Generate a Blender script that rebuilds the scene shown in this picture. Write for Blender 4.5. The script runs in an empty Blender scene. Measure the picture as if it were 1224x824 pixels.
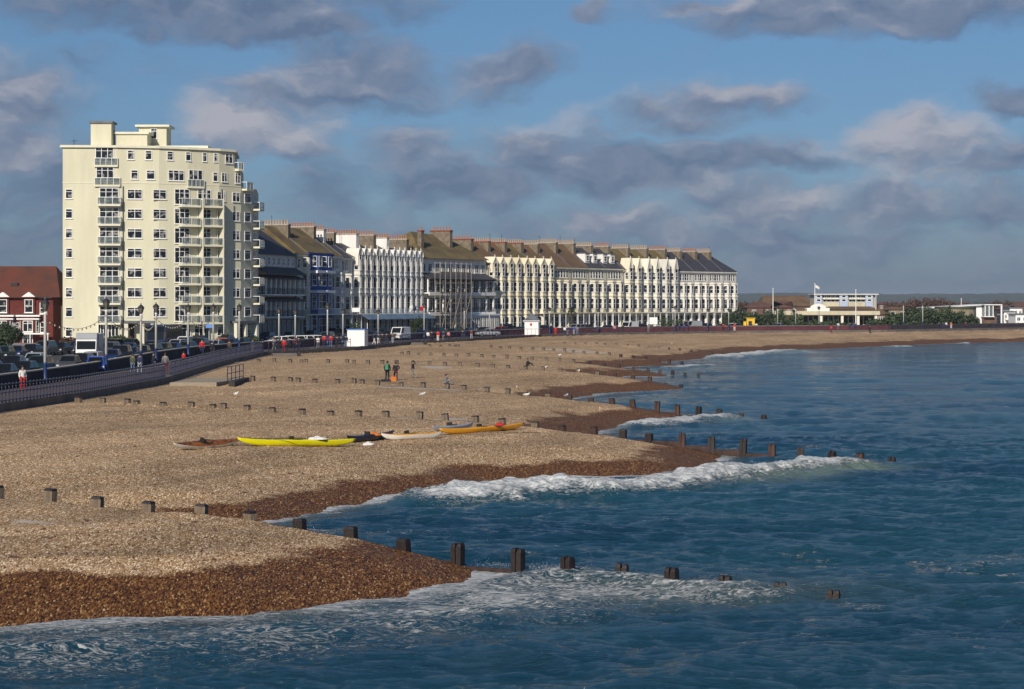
import bpy, bmesh, math, random
import numpy as np
from mathutils import Vector, Matrix
R = math.radians
random.seed(7)
F, CX, YH, HC = 2380.0, 612.0, 362.0, 8.8      # focal length and horizon of the view, eye 8.8 m above the sea
scn = bpy.context.scene
COL = scn.collection

def W(px, py, z=0.0):
    D = (HC - z) * F / (py - YH)
    return ((px - CX) / F * D, D)
def WD(px, D):
    return ((px - CX) / F * D, D)
def ZD(py, D):
    return HC - (py - YH) / F * D

# ------------------------------------------------------------------ helpers
def setp(o, label=None, cat=None, group=None, kind=None):
    if label: o['label'] = label
    if cat: o['category'] = cat
    if group: o['group'] = group
    if kind: o['kind'] = kind
    return o

def empty(name, loc, rz=0.0, label=None, cat=None, group=None):
    o = bpy.data.objects.new(name, None)
    o.empty_display_size = 0.5
    o.location = loc; o.rotation_euler = (0, 0, rz)
    COL.objects.link(o)
    return setp(o, label, cat, group)

class MB:
    def __init__(s):
        s.v = []; s.f = []; s.m = []
    def poly(s, pts, faces, mi=0):
        b = len(s.v); s.v += [tuple(p) for p in pts]
        for f in faces:
            s.f.append(tuple(b + i for i in f)); s.m.append(mi)
        return s
    def box(s, x0, x1, y0, y1, z0, z1, mi=0):
        if x0 > x1: x0, x1 = x1, x0
        if y0 > y1: y0, y1 = y1, y0
        if z0 > z1: z0, z1 = z1, z0
        p = [(x0,y0,z0),(x1,y0,z0),(x1,y1,z0),(x0,y1,z0),(x0,y0,z1),(x1,y0,z1),(x1,y1,z1),(x0,y1,z1)]
        return s.poly(p, [(0,3,2,1),(4,5,6,7),(0,1,5,4),(1,2,6,5),(2,3,7,6),(3,0,4,7)], mi)
    def prism(s, pts, z0, z1, mi=0, top=None):
        # pts counter-clockwise seen from above
        n = len(pts); t = top or pts
        p = [(a, b, z0) for a, b in pts] + [(a, b, z1) for a, b in t]
        fs = [tuple(range(n))[::-1], tuple(range(n, 2*n))]
        fs += [(i, (i+1) % n, n + (i+1) % n, n + i) for i in range(n)]
        return s.poly(p, fs, mi)
    def extr(s, prof, axis, a0, a1, mi=0):
        # profile of (u, z); axis 'x': u is y, swept along x ; axis 'y': u is x, swept along y
        n = len(prof)
        if axis == 'x': p = [(a0,u,z) for u,z in prof] + [(a1,u,z) for u,z in prof]
        else: p = [(u,a0,z) for u,z in prof] + [(u,a1,z) for u,z in prof]
        fs = [tuple(range(n))[::-1], tuple(range(n, 2*n))] + [(i,(i+1)%n,n+(i+1)%n,n+i) for i in range(n)]
        return s.poly(p, fs, mi)
    def bar(s, a, b, r, n=6, r2=None, mi=0):
        a = Vector(a); b = Vector(b); d = (b - a)
        if d.length < 1e-6: return s
        d.normalize(); u = d.orthogonal().normalized(); w = d.cross(u)
        r2 = r if r2 is None else r2
        p = []
        for c, rr in ((a, r), (b, r2)):
            for i in range(n):
                t = 2*math.pi*i/n
                p.append(c + (u*math.cos(t) + w*math.sin(t))*rr)
        fs = [(i,(i+1)%n,n+(i+1)%n,n+i) for i in range(n)] + [tuple(range(n))[::-1], tuple(range(n,2*n))]
        return s.poly(p, fs, mi)
    def lathe(s, prof, n=10, c=(0,0), mi=0):
        p = []
        for r, z in prof:
            for i in range(n):
                t = 2*math.pi*i/n
                p.append((c[0]+r*math.cos(t), c[1]+r*math.sin(t), z))
        fs = []
        for k in range(len(prof)-1):
            for i in range(n):
                fs.append((k*n+i, k*n+(i+1)%n, (k+1)*n+(i+1)%n, (k+1)*n+i))
        fs.append(tuple(range(n))[::-1]); fs.append(tuple(range((len(prof)-1)*n, len(prof)*n)))
        return s.poly(p, fs, mi)
    def mesh(s, name, mats, smooth=False, fix=True):
        me = bpy.data.meshes.new(name)
        me.from_pydata(s.v, [], s.f)
        if not isinstance(mats, (list, tuple)): mats = [mats]
        for m in mats: me.materials.append(m)
        if len(mats) > 1: me.polygons.foreach_set('material_index', s.m)
        if fix:
            bm = bmesh.new(); bm.from_mesh(me)
            bmesh.ops.recalc_face_normals(bm, faces=bm.faces)
            bm.to_mesh(me); bm.free()
        if smooth: me.polygons.foreach_set('use_smooth', [True]*len(me.polygons))
        me.update()
        return me
    def build(s, name, mats, parent=None, smooth=False, loc=None, rot=None):
        return link(name, s.mesh(name, mats, smooth), parent, loc, rot)

def link(name, me, parent=None, loc=None, rot=None):
    o = bpy.data.objects.new(name, me)
    COL.objects.link(o)
    if parent: o.parent = parent
    if loc is not None: o.location = loc
    if rot is not None: o.rotation_euler = rot if not isinstance(rot, (int, float)) else (0, 0, rot)
    return o

def copy_tree(o, parent=None):
    c = o.copy(); COL.objects.link(c); c.parent = parent
    for ch in [x for x in o.children]:
        copy_tree(ch, c)
    return c

# ------------------------------------------------------------------ materials
def nt(m):
    m.use_nodes = True
    return m.node_tree.nodes, m.node_tree.links

def mat(name, col, rough=0.7, var=0.15, scale=3.0, bump=0.0, col2=None, metal=0.0, spec=0.5, streak=False, fine=0.0):
    m = bpy.data.materials.new(name); N, L = nt(m)
    b = N['Principled BSDF']
    b.inputs['Roughness'].default_value = rough
    b.inputs['Metallic'].default_value = metal
    b.inputs['Specular IOR Level'].default_value = spec
    tc = N.new('ShaderNodeTexCoord'); no = N.new('ShaderNodeTexNoise')
    no.inputs['Scale'].default_value = scale; no.inputs['Detail'].default_value = 6
    no.inputs['Roughness'].default_value = 0.65
    if streak:
        mp = N.new('ShaderNodeMapping'); mp.inputs['Scale'].default_value = (1, 1, 0.18)
        L.new(tc.outputs['Object'], mp.inputs['Vector']); L.new(mp.outputs[0], no.inputs['Vector'])
    else:
        L.new(tc.outputs['Object'], no.inputs['Vector'])
    mx = N.new('ShaderNodeMix'); mx.data_type = 'RGBA'
    c = col; c2 = col2 or tuple(x*(1-var*2) for x in col)
    mx.inputs[6].default_value = (*c2, 1); mx.inputs[7].default_value = (*c, 1)
    rp = N.new('ShaderNodeMapRange'); rp.inputs[1].default_value = 0.35; rp.inputs[2].default_value = 0.62
    L.new(no.outputs['Fac'], rp.inputs[0]); L.new(rp.outputs[0], mx.inputs[0])
    L.new(mx.outputs[2], b.inputs['Base Color'])
    if bump:
        bn = N.new('ShaderNodeBump'); bn.inputs['Strength'].default_value = bump; bn.inputs['Distance'].default_value = 0.05
        n2 = N.new('ShaderNodeTexNoise'); n2.inputs['Scale'].default_value = scale*6; n2.inputs['Detail'].default_value = 4
        L.new(tc.outputs['Object'], n2.inputs['Vector'])
        L.new(n2.outputs['Fac'], bn.inputs['Height']); L.new(bn.outputs[0], b.inputs['Normal'])
    return m

def glassmat(name, dark, light, p=0.55):
    m = bpy.data.materials.new(name); N, L = nt(m); b = N['Principled BSDF']
    oi = N.new('ShaderNodeObjectInfo'); tc = N.new('ShaderNodeTexCoord')
    add = N.new('ShaderNodeVectorMath'); add.operation = 'ADD'
    L.new(tc.outputs['Object'], add.inputs[0]); 
    sc = N.new('ShaderNodeVectorMath'); sc.operation = 'SCALE'
    cb = N.new('ShaderNodeCombineXYZ')
    for i in range(3): L.new(oi.outputs['Random'], cb.inputs[i])
    L.new(cb.outputs[0], sc.inputs[0]); sc.inputs[3].default_value = 37.0
    L.new(sc.outputs[0], add.inputs[1])
    no = N.new('ShaderNodeTexNoise'); no.inputs['Scale'].default_value = 1.3; no.inputs['Detail'].default_value = 1
    L.new(add.outputs[0], no.inputs['Vector'])
    r = N.new('ShaderNodeMapRange'); r.inputs[1].default_value = p-0.03; r.inputs[2].default_value = p+0.03
    L.new(no.outputs['Fac'], r.inputs[0])
    mx = N.new('ShaderNodeMix'); mx.data_type = 'RGBA'
    mx.inputs[6].default_value = (*dark, 1); mx.inputs[7].default_value = (*light, 1)
    L.new(r.outputs[0], mx.inputs[0]); L.new(mx.outputs[2], b.inputs['Base Color'])
    b.inputs['Roughness'].default_value = 0.12; b.inputs['Specular IOR Level'].default_value = 0.35
    return m

M = {}
def defmats():
    M['cream'] = mat('cream_render', (0.66,0.635,0.475), 0.85, 0.075, 0.3, streak=True)
    M['cream_trim'] = mat('cream_trim', (0.72,0.70,0.56), 0.8, 0.06, 1)
    M['white'] = mat('white_paint', (0.80,0.79,0.75), 0.7, 0.07, 0.7, streak=True)
    M['white2'] = mat('white_stucco', (0.76,0.75,0.71), 0.8, 0.10, 0.5, streak=True)
    M['creamw'] = mat('pale_cream_stucco', (0.78,0.72,0.55), 0.8, 0.09, 0.5, streak=True)
    M['creamy'] = mat('ivory_stucco', (0.79,0.76,0.64), 0.8, 0.09, 0.5, streak=True)
    M['frame'] = mat('white_window_frame', (0.82,0.82,0.80), 0.5, 0.03, 2)
    M['pane'] = glassmat('window_glass', (0.012,0.015,0.022), (0.22,0.22,0.22), 0.585)
    M['paned'] = glassmat('dark_window_glass', (0.008,0.010,0.014), (0.12,0.12,0.12), 0.64)
    M['bglass'] = mat('balcony_glass', (0.20,0.25,0.26), 0.12, 0.3, 1.2, spec=0.8)
    b_ = M['bglass'].node_tree.nodes['Principled BSDF']; b_.inputs['Alpha'].default_value = 0.45
    M['slate'] = mat('slate_roof', (0.055,0.055,0.07), 0.7, 0.2, 0.9, bump=0.3)
    M['lichen'] = mat('lichened_tile_roof', (0.16,0.12,0.045), 0.9, 0.2, 0.35, bump=0.4, col2=(0.085,0.062,0.035))
    M['lichen2'] = mat('brown_tile_roof', (0.17,0.10,0.05), 0.9, 0.2, 0.35, bump=0.4, col2=(0.10,0.065,0.04))
    M['redtile'] = mat('red_clay_tile', (0.12,0.032,0.018), 0.85, 0.25, 0.35, bump=0.4, col2=(0.065,0.028,0.02))
    M['brownbrick'] = mat('brown_brick', (0.16,0.09,0.065), 0.9, 0.2, 1.2)
    M['dulltile'] = mat('dull_red_tile', (0.13,0.065,0.05), 0.9, 0.2, 0.5)
    M['redbrick'] = mat('red_brick', (0.13,0.024,0.018), 0.9, 0.2, 1.2, bump=0.3)
    M['chim'] = mat('chimney_brick', (0.22,0.18,0.13), 0.95, 0.25, 1.2, bump=0.3)
    M['chimr'] = mat('chimney_red_cap', (0.28,0.07,0.04), 0.9, 0.2, 2)
    M['pot'] = mat('clay_pot', (0.50,0.22,0.11), 0.85, 0.2, 3)
    M['poty'] = mat('buff_pot', (0.55,0.38,0.22), 0.85, 0.2, 3)
    M['lead'] = mat('lead_grey', (0.14,0.15,0.18), 0.6, 0.2, 1)
    M['iron'] = mat('black_iron', (0.02,0.022,0.03), 0.5, 0.2, 3)
    M['rail'] = mat('navy_railing_paint', (0.018,0.024,0.07), 0.45, 0.2, 1.5)
    M['bluebase'] = mat('blue_lamp_base', (0.012,0.035,0.14), 0.45, 0.15, 2)
    M['bluew'] = mat('deep_blue_paint', (0.03,0.09,0.36), 0.6, 0.15, 1)
    M['bluecan'] = mat('faded_blue_canopy', (0.10,0.17,0.26), 0.7, 0.15, 1)
    M['shadesheet'] = mat('verandah_back_shade', (0.03,0.032,0.04), 0.4, 0.4, 0.8)  # dark sheet that puts the shade of the verandah voids into colour
    M['dark'] = mat('dark_opening', (0.03,0.028,0.028), 0.8, 0.3, 1)
    M['redwall'] = mat('dark_red_wall', (0.16,0.045,0.05), 0.9, 0.2, 0.5)
    M['coping'] = mat('stone_coping', (0.42,0.38,0.32), 0.85, 0.15, 2)
    M['prom'] = mat('promenade_tarmac', (0.085,0.065,0.068), 0.9, 0.15, 0.8, bump=0.1)
    M['asphalt'] = mat('asphalt', (0.055,0.055,0.058), 0.9, 0.15, 0.8, bump=0.1)
    M['paving'] = mat('paving', (0.28,0.25,0.22), 0.9, 0.15, 1.0)
    M['concrete'] = mat('sea_wall_concrete', (0.16,0.14,0.125), 0.9, 0.2, 0.8, bump=0.3, streak=True)
    M['ramp'] = mat('ramp_concrete', (0.33,0.28,0.21), 0.9, 0.12, 0.8, bump=0.2)
    M['line'] = mat('road_marking', (0.75,0.75,0.72), 0.8, 0.1, 3)
    M['post'] = mat('weathered_timber', (0.085,0.045,0.035), 0.85, 0.35, 4, bump=0.6, streak=True)
    M['postw'] = mat('wet_weeded_timber', (0.018,0.010,0.008), 0.55, 0.35, 4, bump=0.6, streak=True)
    M['postd'] = mat('pale_timber', (0.25,0.19,0.135), 0.9, 0.3, 3, bump=0.4, streak=True)
    M['plank'] = mat('groyne_plank', (0.06,0.028,0.022), 0.7, 0.35, 2.5, bump=0.6)
    M['tyre'] = mat('tyre_rubber', (0.02,0.02,0.02), 0.85, 0.1, 5)
    M['rim'] = mat('alloy_rim', (0.45,0.45,0.47), 0.35, 0.1, 5, metal=0.8)
    M['carglass'] = mat('car_glass', (0.01,0.012,0.015), 0.08, 0.1, 1, spec=0.3)
    M['lamp'] = mat('lens_clear', (0.6,0.6,0.6), 0.15, 0.1, 5)
    M['taillamp'] = mat('lens_red', (0.4,0.02,0.02), 0.2, 0.1, 5)
    M['plate'] = mat('number_plate', (0.7,0.68,0.5), 0.5, 0.05, 5)
    for n, c in dict(black=(0.012,0.013,0.018), navy=(0.015,0.03,0.10), blue=(0.02,0.08,0.36), silver=(0.30,0.32,0.35),
                     white=(0.75,0.75,0.74), red=(0.30,0.02,0.02), green=(0.012,0.035,0.03), grey=(0.06,0.065,0.075), orange=(0.55,0.12,0.03)).items():
        M['car_'+n] = mat('car_paint_'+n, c, 0.25, 0.04, 1, spec=0.4)
    M['skin'] = mat('skin', (0.42,0.25,0.18), 0.6, 0.05, 8)
    M['hair'] = mat('dark_hair', (0.03,0.02,0.015), 0.7, 0.2, 20)
    M['hairw'] = mat('grey_hair', (0.5,0.48,0.45), 0.7, 0.2, 20)
    for n, c in dict(black=(0.015,0.015,0.02), navy=(0.02,0.03,0.08), red=(0.5,0.015,0.02), green=(0.06,0.22,0.13), olive=(0.07,0.08,0.04),
                     grey=(0.18,0.18,0.19), white=(0.72,0.70,0.68), denim=(0.12,0.18,0.28), lightdenim=(0.30,0.36,0.42), brown=(0.10,0.06,0.04),
                     maroon=(0.14,0.02,0.03), orange=(0.60,0.16,0.02), blue=(0.03,0.09,0.35), pink=(0.55,0.2,0.25)).items():
        M['c_'+n] = mat('cloth_'+n, c, 0.9, 0.12, 6)
    M['k_yellow'] = mat('yellow_gelcoat', (0.78,0.72,0.0), 0.3, 0.06, 2)
    M['k_orange'] = mat('orange_gelcoat', (0.80,0.36,0.01), 0.3, 0.06, 2)
    M['k_white'] = mat('white_gelcoat', (0.75,0.74,0.70), 0.3, 0.06, 2)
    M['k_navy'] = mat('navy_gelcoat', (0.015,0.02,0.05), 0.3, 0.1, 2)
    M['k_grey'] = mat('grey_gelcoat', (0.33,0.35,0.40), 0.35, 0.1, 2)
    M['k_brown'] = mat('rusty_orange_deck', (0.30,0.10,0.02), 0.4, 0.4, 2.5)
    M['rubber'] = mat('black_rubber', (0.015,0.015,0.015), 0.6, 0.1, 4)
    M['leaf'] = mat('dark_evergreen_leaf', (0.035,0.06,0.02), 0.7, 0.3, 0.6, col2=(0.02,0.035,0.015))
    M['leaf2'] = mat('hedge_leaf', (0.055,0.085,0.03), 0.7, 0.3, 0.6, col2=(0.03,0.05,0.02))
    M['leafr'] = mat('autumn_leaf', (0.10,0.05,0.03), 0.8, 0.3, 0.6, col2=(0.06,0.035,0.025))
    M['bark'] = mat('bark', (0.09,0.07,0.05), 0.9, 0.2, 4)
    M['yellow'] = mat('yellow_board', (0.75,0.48,0.02), 0.5, 0.05, 2)
    M['feather'] = mat('white_feather', (0.78,0.78,0.78), 0.7, 0.05, 8)
    M['featherg'] = mat('grey_feather', (0.3,0.32,0.35), 0.7, 0.05, 8)
    M['lantern'] = mat('lantern_glass', (0.20,0.19,0.16), 0.2, 0.3, 3)
    M['bulb'] = mat('bulb_glass', (0.5,0.45,0.35), 0.3, 0.3, 3)
    M['board'] = mat('white_board', (0.80,0.80,0.80), 0.5, 0.03, 2)
    M['boardblue'] = mat('blue_sign', (0.10,0.25,0.65), 0.5, 0.03, 2)
    M['grass'] = mat('grass', (0.06,0.09,0.03), 0.9, 0.3, 0.1)
    M['landm'] = mat('inland_ground', (0.09,0.085,0.06), 0.95, 0.3, 0.02, col2=(0.05,0.07,0.035))
    M['hillm'] = mat('wooded_hill', (0.06,0.07,0.045), 0.95, 0.3, 0.004, col2=(0.03,0.045,0.03))
    M['bldgblue'] = mat('pale_blue_panel', (0.42,0.50,0.66), 0.6, 0.05, 1)
    M['stone'] = mat('old_stone_wall', (0.33,0.28,0.20), 0.95, 0.3, 0.25, bump=0.4, col2=(0.16,0.12,0.08))
defmats()
def wallvar(k, i):
    n = k+'_v%d' % i
    if n not in M:
        base = dict(white=(0.80,0.79,0.75), white2=(0.76,0.75,0.71), creamw=(0.78,0.72,0.55), creamy=(0.79,0.76,0.64), bluew=(0.03,0.09,0.36)).get(k)
        if base is None: return M[k]
        f = [(1.03,1.03,1.04),(0.93,0.92,0.88),(1.0,0.97,0.92),(0.88,0.89,0.90)][i]
        M[n] = mat(M[k].name+'_tone%d' % i, tuple(min(.86, a*b) for a, b in zip(base, f)), 0.8, 0.11, 0.45+0.1*i, streak=True)
    return M[n]

# ------------------------------------------------------------------ numpy noise
_rng = np.random.RandomState(3)
_T = _rng.rand(256, 256)
def vnoise(x, y):
    xi = np.floor(x).astype(int); yi = np.floor(y).astype(int)
    fx = x - xi; fy = y - yi
    fx = fx*fx*(3-2*fx); fy = fy*fy*(3-2*fy)
    a = _T[xi & 255, yi & 255]; b = _T[(xi+1) & 255, yi & 255]
    c = _T[xi & 255, (yi+1) & 255]; d = _T[(xi+1) & 255, (yi+1) & 255]
    return (a*(1-fx)+b*fx)*(1-fy) + (c*(1-fx)+d*fx)*fy
def fbm(x, y, o=4):
    s = 0; a = 0.5; t = 0
    for k in range(o):
        s = s + a*vnoise(x*2**k + 17.3*k, y*2**k + 5.1*k); t += a; a *= 0.5
    return s/t
def sstep(a, b, x):
    t = np.clip((x-a)/(b-a), 0, 1); return t*t*(3-2*t)

def sdist(X, Y, P):
    """signed distance to an open polyline, positive on its left (landward) side"""
    best = np.full(X.shape, 1e18); sg = np.ones(X.shape)
    n = len(P)
    for i in range(n-1):
        ax, ay = P[i]; bx, by = P[i+1]
        dx, dy = bx-ax, by-ay
        l2 = dx*dx+dy*dy
        t = ((X-ax)*dx+(Y-ay)*dy)/l2
        lo = -1e9 if i == 0 else 0.0; hi = 1e9 if i == n-2 else 1.0
        t = np.clip(t, lo, hi)
        qx = ax+t*dx; qy = ay+t*dy
        d = (X-qx)**2+(Y-qy)**2
        c = dx*(Y-ay)-dy*(X-ax)
        m = d < best - 1e-9
        best = np.where(m, d, best); sg = np.where(m, np.sign(c), sg)
    return np.sqrt(best)*sg

# ------------------------------------------------------------------ coast layout
PROM = [(-33,60)] + [(lambda p, y: W(p, y, 2.2))(p, y) for p, y in
        [(0,492),(100,477),(195,459),(265,437),(316,425),(370,422),(425,419),(440,417),(500,411),(560,408),(640,403),(700,401),(790,399.5),(880,398),(1060,397),(1224,394)]] + [(190,545),(330,620)]
# groynes: sea end, land end (metres), posts seen in the picture
def gl(sx, sy, lx, ly, lz):
    return W(sx, sy, 0.0), W(lx, ly, lz)
GRO = [gl(1063,718, 57,605,1.3), gl(1102,553, 265,490,1.9), gl(963,503, 301,456,2.1), gl(852,464, 289,432,2.15),
       gl(851,448.5, 488,424.5,2.1), gl(857,437.5, 513,414,2.15), gl(912,426.5, 600,409,2.15)]
GPX = [[-2,57,114,176,237,300,360,420,484,547,619,679,743,803,866,932,996,1063],
       [56,93,123,149,163,195,226,252,265,294,326,362,396,428,463,499,534,568,602,638,674,710,744,776,815,851,888,923,957,995,1028,1066,1102],
       [301,326,345,356,378,402,422,432,451,479,505,532,555,581,606,631,657,682,707,732,757,785,810,835,860,886,913,938,963],
       [289,308,327,346,359,366,390,415,422,438,457,475,494,513,532,550,570,589,607,628,648,670,692,714,735,756,776,796,814,833,852],
       [481,488,499,514,530,545,560,575,590,605,620,636,652,668,686,704,722,740,758,774,789,804,819,835,851],
       [513,526,538,544,548,587,598,609,622,636,650,662,675,686,698,714,728,742,757,772,786,800,815,830,844,857],
       [676,688,700,712,724,737,750,763,776,788,800,813,826,838,850,863,876,888,900,912]]
def off(P, d):
    """offset polyline to its left by d"""
    out = []
    n = len(P)
    for i in range(n):
        a = P[max(i-1,0)]; b = P[min(i+1,n-1)]
        dx, dy = b[0]-a[0], b[1]-a[1]; l = math.hypot(dx, dy)
        out.append((P[i][0]-dy/l*d, P[i][1]+dx/l*d))
    return out
def atpx(P, px):
    """point of a polyline seen at picture column px"""
    k = (px-CX)/F
    for i in range(len(P)-1):
        a, b = P[i], P[i+1]
        fa = a[0]-k*a[1]; fb = b[0]-k*b[1]
        if (fa <= 0) != (fb <= 0):
            t = fa/(fa-fb); return (a[0]+(b[0]-a[0])*t, a[1]+(b[1]-a[1])*t)
    return P[-1]
w0 = lambda L: [W(p, y, 0) for p, y in L]
BAY = [
  [(-30,-40),(-25,20)] + w0([(-400,795),(-200,768),(0,751),(100,742),(200,739),(300,735),(400,721),(480,709),(540,700),(566,690),(576,682)]) ,
  [(-15.5,60),(-14.5,70),(-13,77)] + w0([(330,622),(400,606),(470,594),(560,582),(590,575),(650,572),(750,569),(815,566),(846,560),(856,552)]),
  [(0.5,108),(1,120),(4,130)] + w0([(742,511),(760,507),(790,503),(832,498),(840,493)]),
  [(-3,150),(-1,160),(2,172)] + w0([(687,476),(712,472),(737,470),(765,468),(812,466),(818,462)]),
  [(2,200),(4,212),(7,222)] + w0([(718,452),(745,450.7),(775,450),(795,449.3),(801,446)]),
  [(6,236),(9,250),(12,262)] + w0([(750,438.5),(790,437.3),(826,436.4),(833,434)]),
  [(16,275),(20,290)] + w0([(815,431),(850,428.2),(872,426),(880,424)]),
  [(30,310)] + w0([(875,424.3),(900,421.3),(935,419.3),(965,417.7),(1000,416.5),(1060,414),(1120,411.3),(1224,408.6)]) + [(175,497),(330,560)],
]
def side(X, Y, G):
    (bx,by),(ax,ay) = G       # positive beyond the groyne (farther from the camera)
    dx, dy = bx-ax, by-ay; l = math.hypot(dx, dy)
    return ((Y-ay)*dx-(X-ax)*dy)/l
PROFK = [(0.14,0.27,1.62),(0.26,0.19,2.0),(0.24,0.19,2.15),(0.22,0.19,2.2),(0.2,0.17,2.2),(0.2,0.17,2.2),(0.2,0.15,2.2),(0.17,0.17,2.2)]
def terrain(X, Y, parts=False):
    X = np.asarray(X, float); Y = np.asarray(Y, float)
    S = [side(X, Y, g) for g in GRO]
    H = np.zeros(X.shape); SD = np.zeros(X.shape)
    wob = (fbm(X*0.25, Y*0.25, 3)-0.5)*1.0
    for i in range(8):
        m = np.ones(X.shape, bool)
        if i > 0: m &= S[i-1] > 0
        if i < 7: m &= S[i] <= 0
        if not m.any(): continue
        x, y = X[m], Y[m]
        s = sdist(x, y, BAY[i]) + wob[m]*np.clip(y/120, 0.3, 1.2)
        a = S[i-1][m] if i > 0 else S[0][m]+45
        b = -S[i][m] if i < 7 else np.full(x.shape, 60.)
        t = np.clip(a/(a+b+1e-6), 0, 1)
        t = sstep(0.25, 0.9, t)
        k = PROFK[i][0]*(1-t)+PROFK[i][1]*t
        cap = 2.2*(1-t)+PROFK[i][2]*t
        h = np.where(s > 0, cap*(1-np.exp(-np.maximum(s,0)*k/cap)), np.maximum(s*0.12, -2.5))
        H[m] = h; SD[m] = s
    H = H + 0.16*(fbm(SD*0.55+3, Y*0.03+X*0.02, 3)-0.5)*sstep(2.5, 5, SD)
    wide = (fbm(X*0.12, Y*0.12, 3)-0.5)*0.35 + (fbm(X*0.7, Y*0.7, 3)-0.5)*0.10
    H = H + wide*sstep(1.0, 6.0, SD)
    P = sdist(X, Y, PROM)
    H = np.where(P > 0.15, 2.3, np.minimum(H, 2.3))
    H = np.where((P <= 0.15) & (P > -6), H*(1-sstep(-6, 0, P)) + np.maximum(H, 2.15)*sstep(-6, 0, P), H)
    if parts: return H, SD, P
    return H
def ground(px, py):
    D = np.arange(45, 620, 0.05)
    X = (px-CX)/F*D; Z = HC-(py-YH)/F*D
    h = terrain(X, D)
    i = np.argmax(h >= Z)
    return (float(X[i]), float(D[i]), float(h[i]))
def gz(x, y): return float(terrain(np.array([x]), np.array([y]))[0])

def gridmesh(name, X, Y, Z, attrs, m, smooth=True):
    r, c = X.shape
    me = bpy.data.meshes.new(name)
    co = np.stack([X, Y, Z], -1).reshape(-1, 3).astype(np.float32)
    idx = np.arange(r*c).reshape(r, c)
    q = np.stack([idx[:-1,:-1], idx[:-1,1:], idx[1:,1:], idx[1:,:-1]], -1).reshape(-1, 4)
    me.vertices.add(r*c); me.vertices.foreach_set('co', co.ravel())
    me.loops.add(q.size); me.loops.foreach_set('vertex_index', q.ravel().astype(np.int32))
    me.polygons.add(len(q)); me.polygons.foreach_set('loop_start', (np.arange(len(q))*4).astype(np.int32))
    me.polygons.foreach_set('use_smooth', np.ones(len(q), bool))
    me.materials.append(m)
    me.update(calc_edges=True)
    for k, v in attrs.items():
        a = me.attributes.new(k, 'FLOAT', 'POINT'); a.data.foreach_set('value', v.ravel().astype(np.float32))
    return link(name, me)

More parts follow.
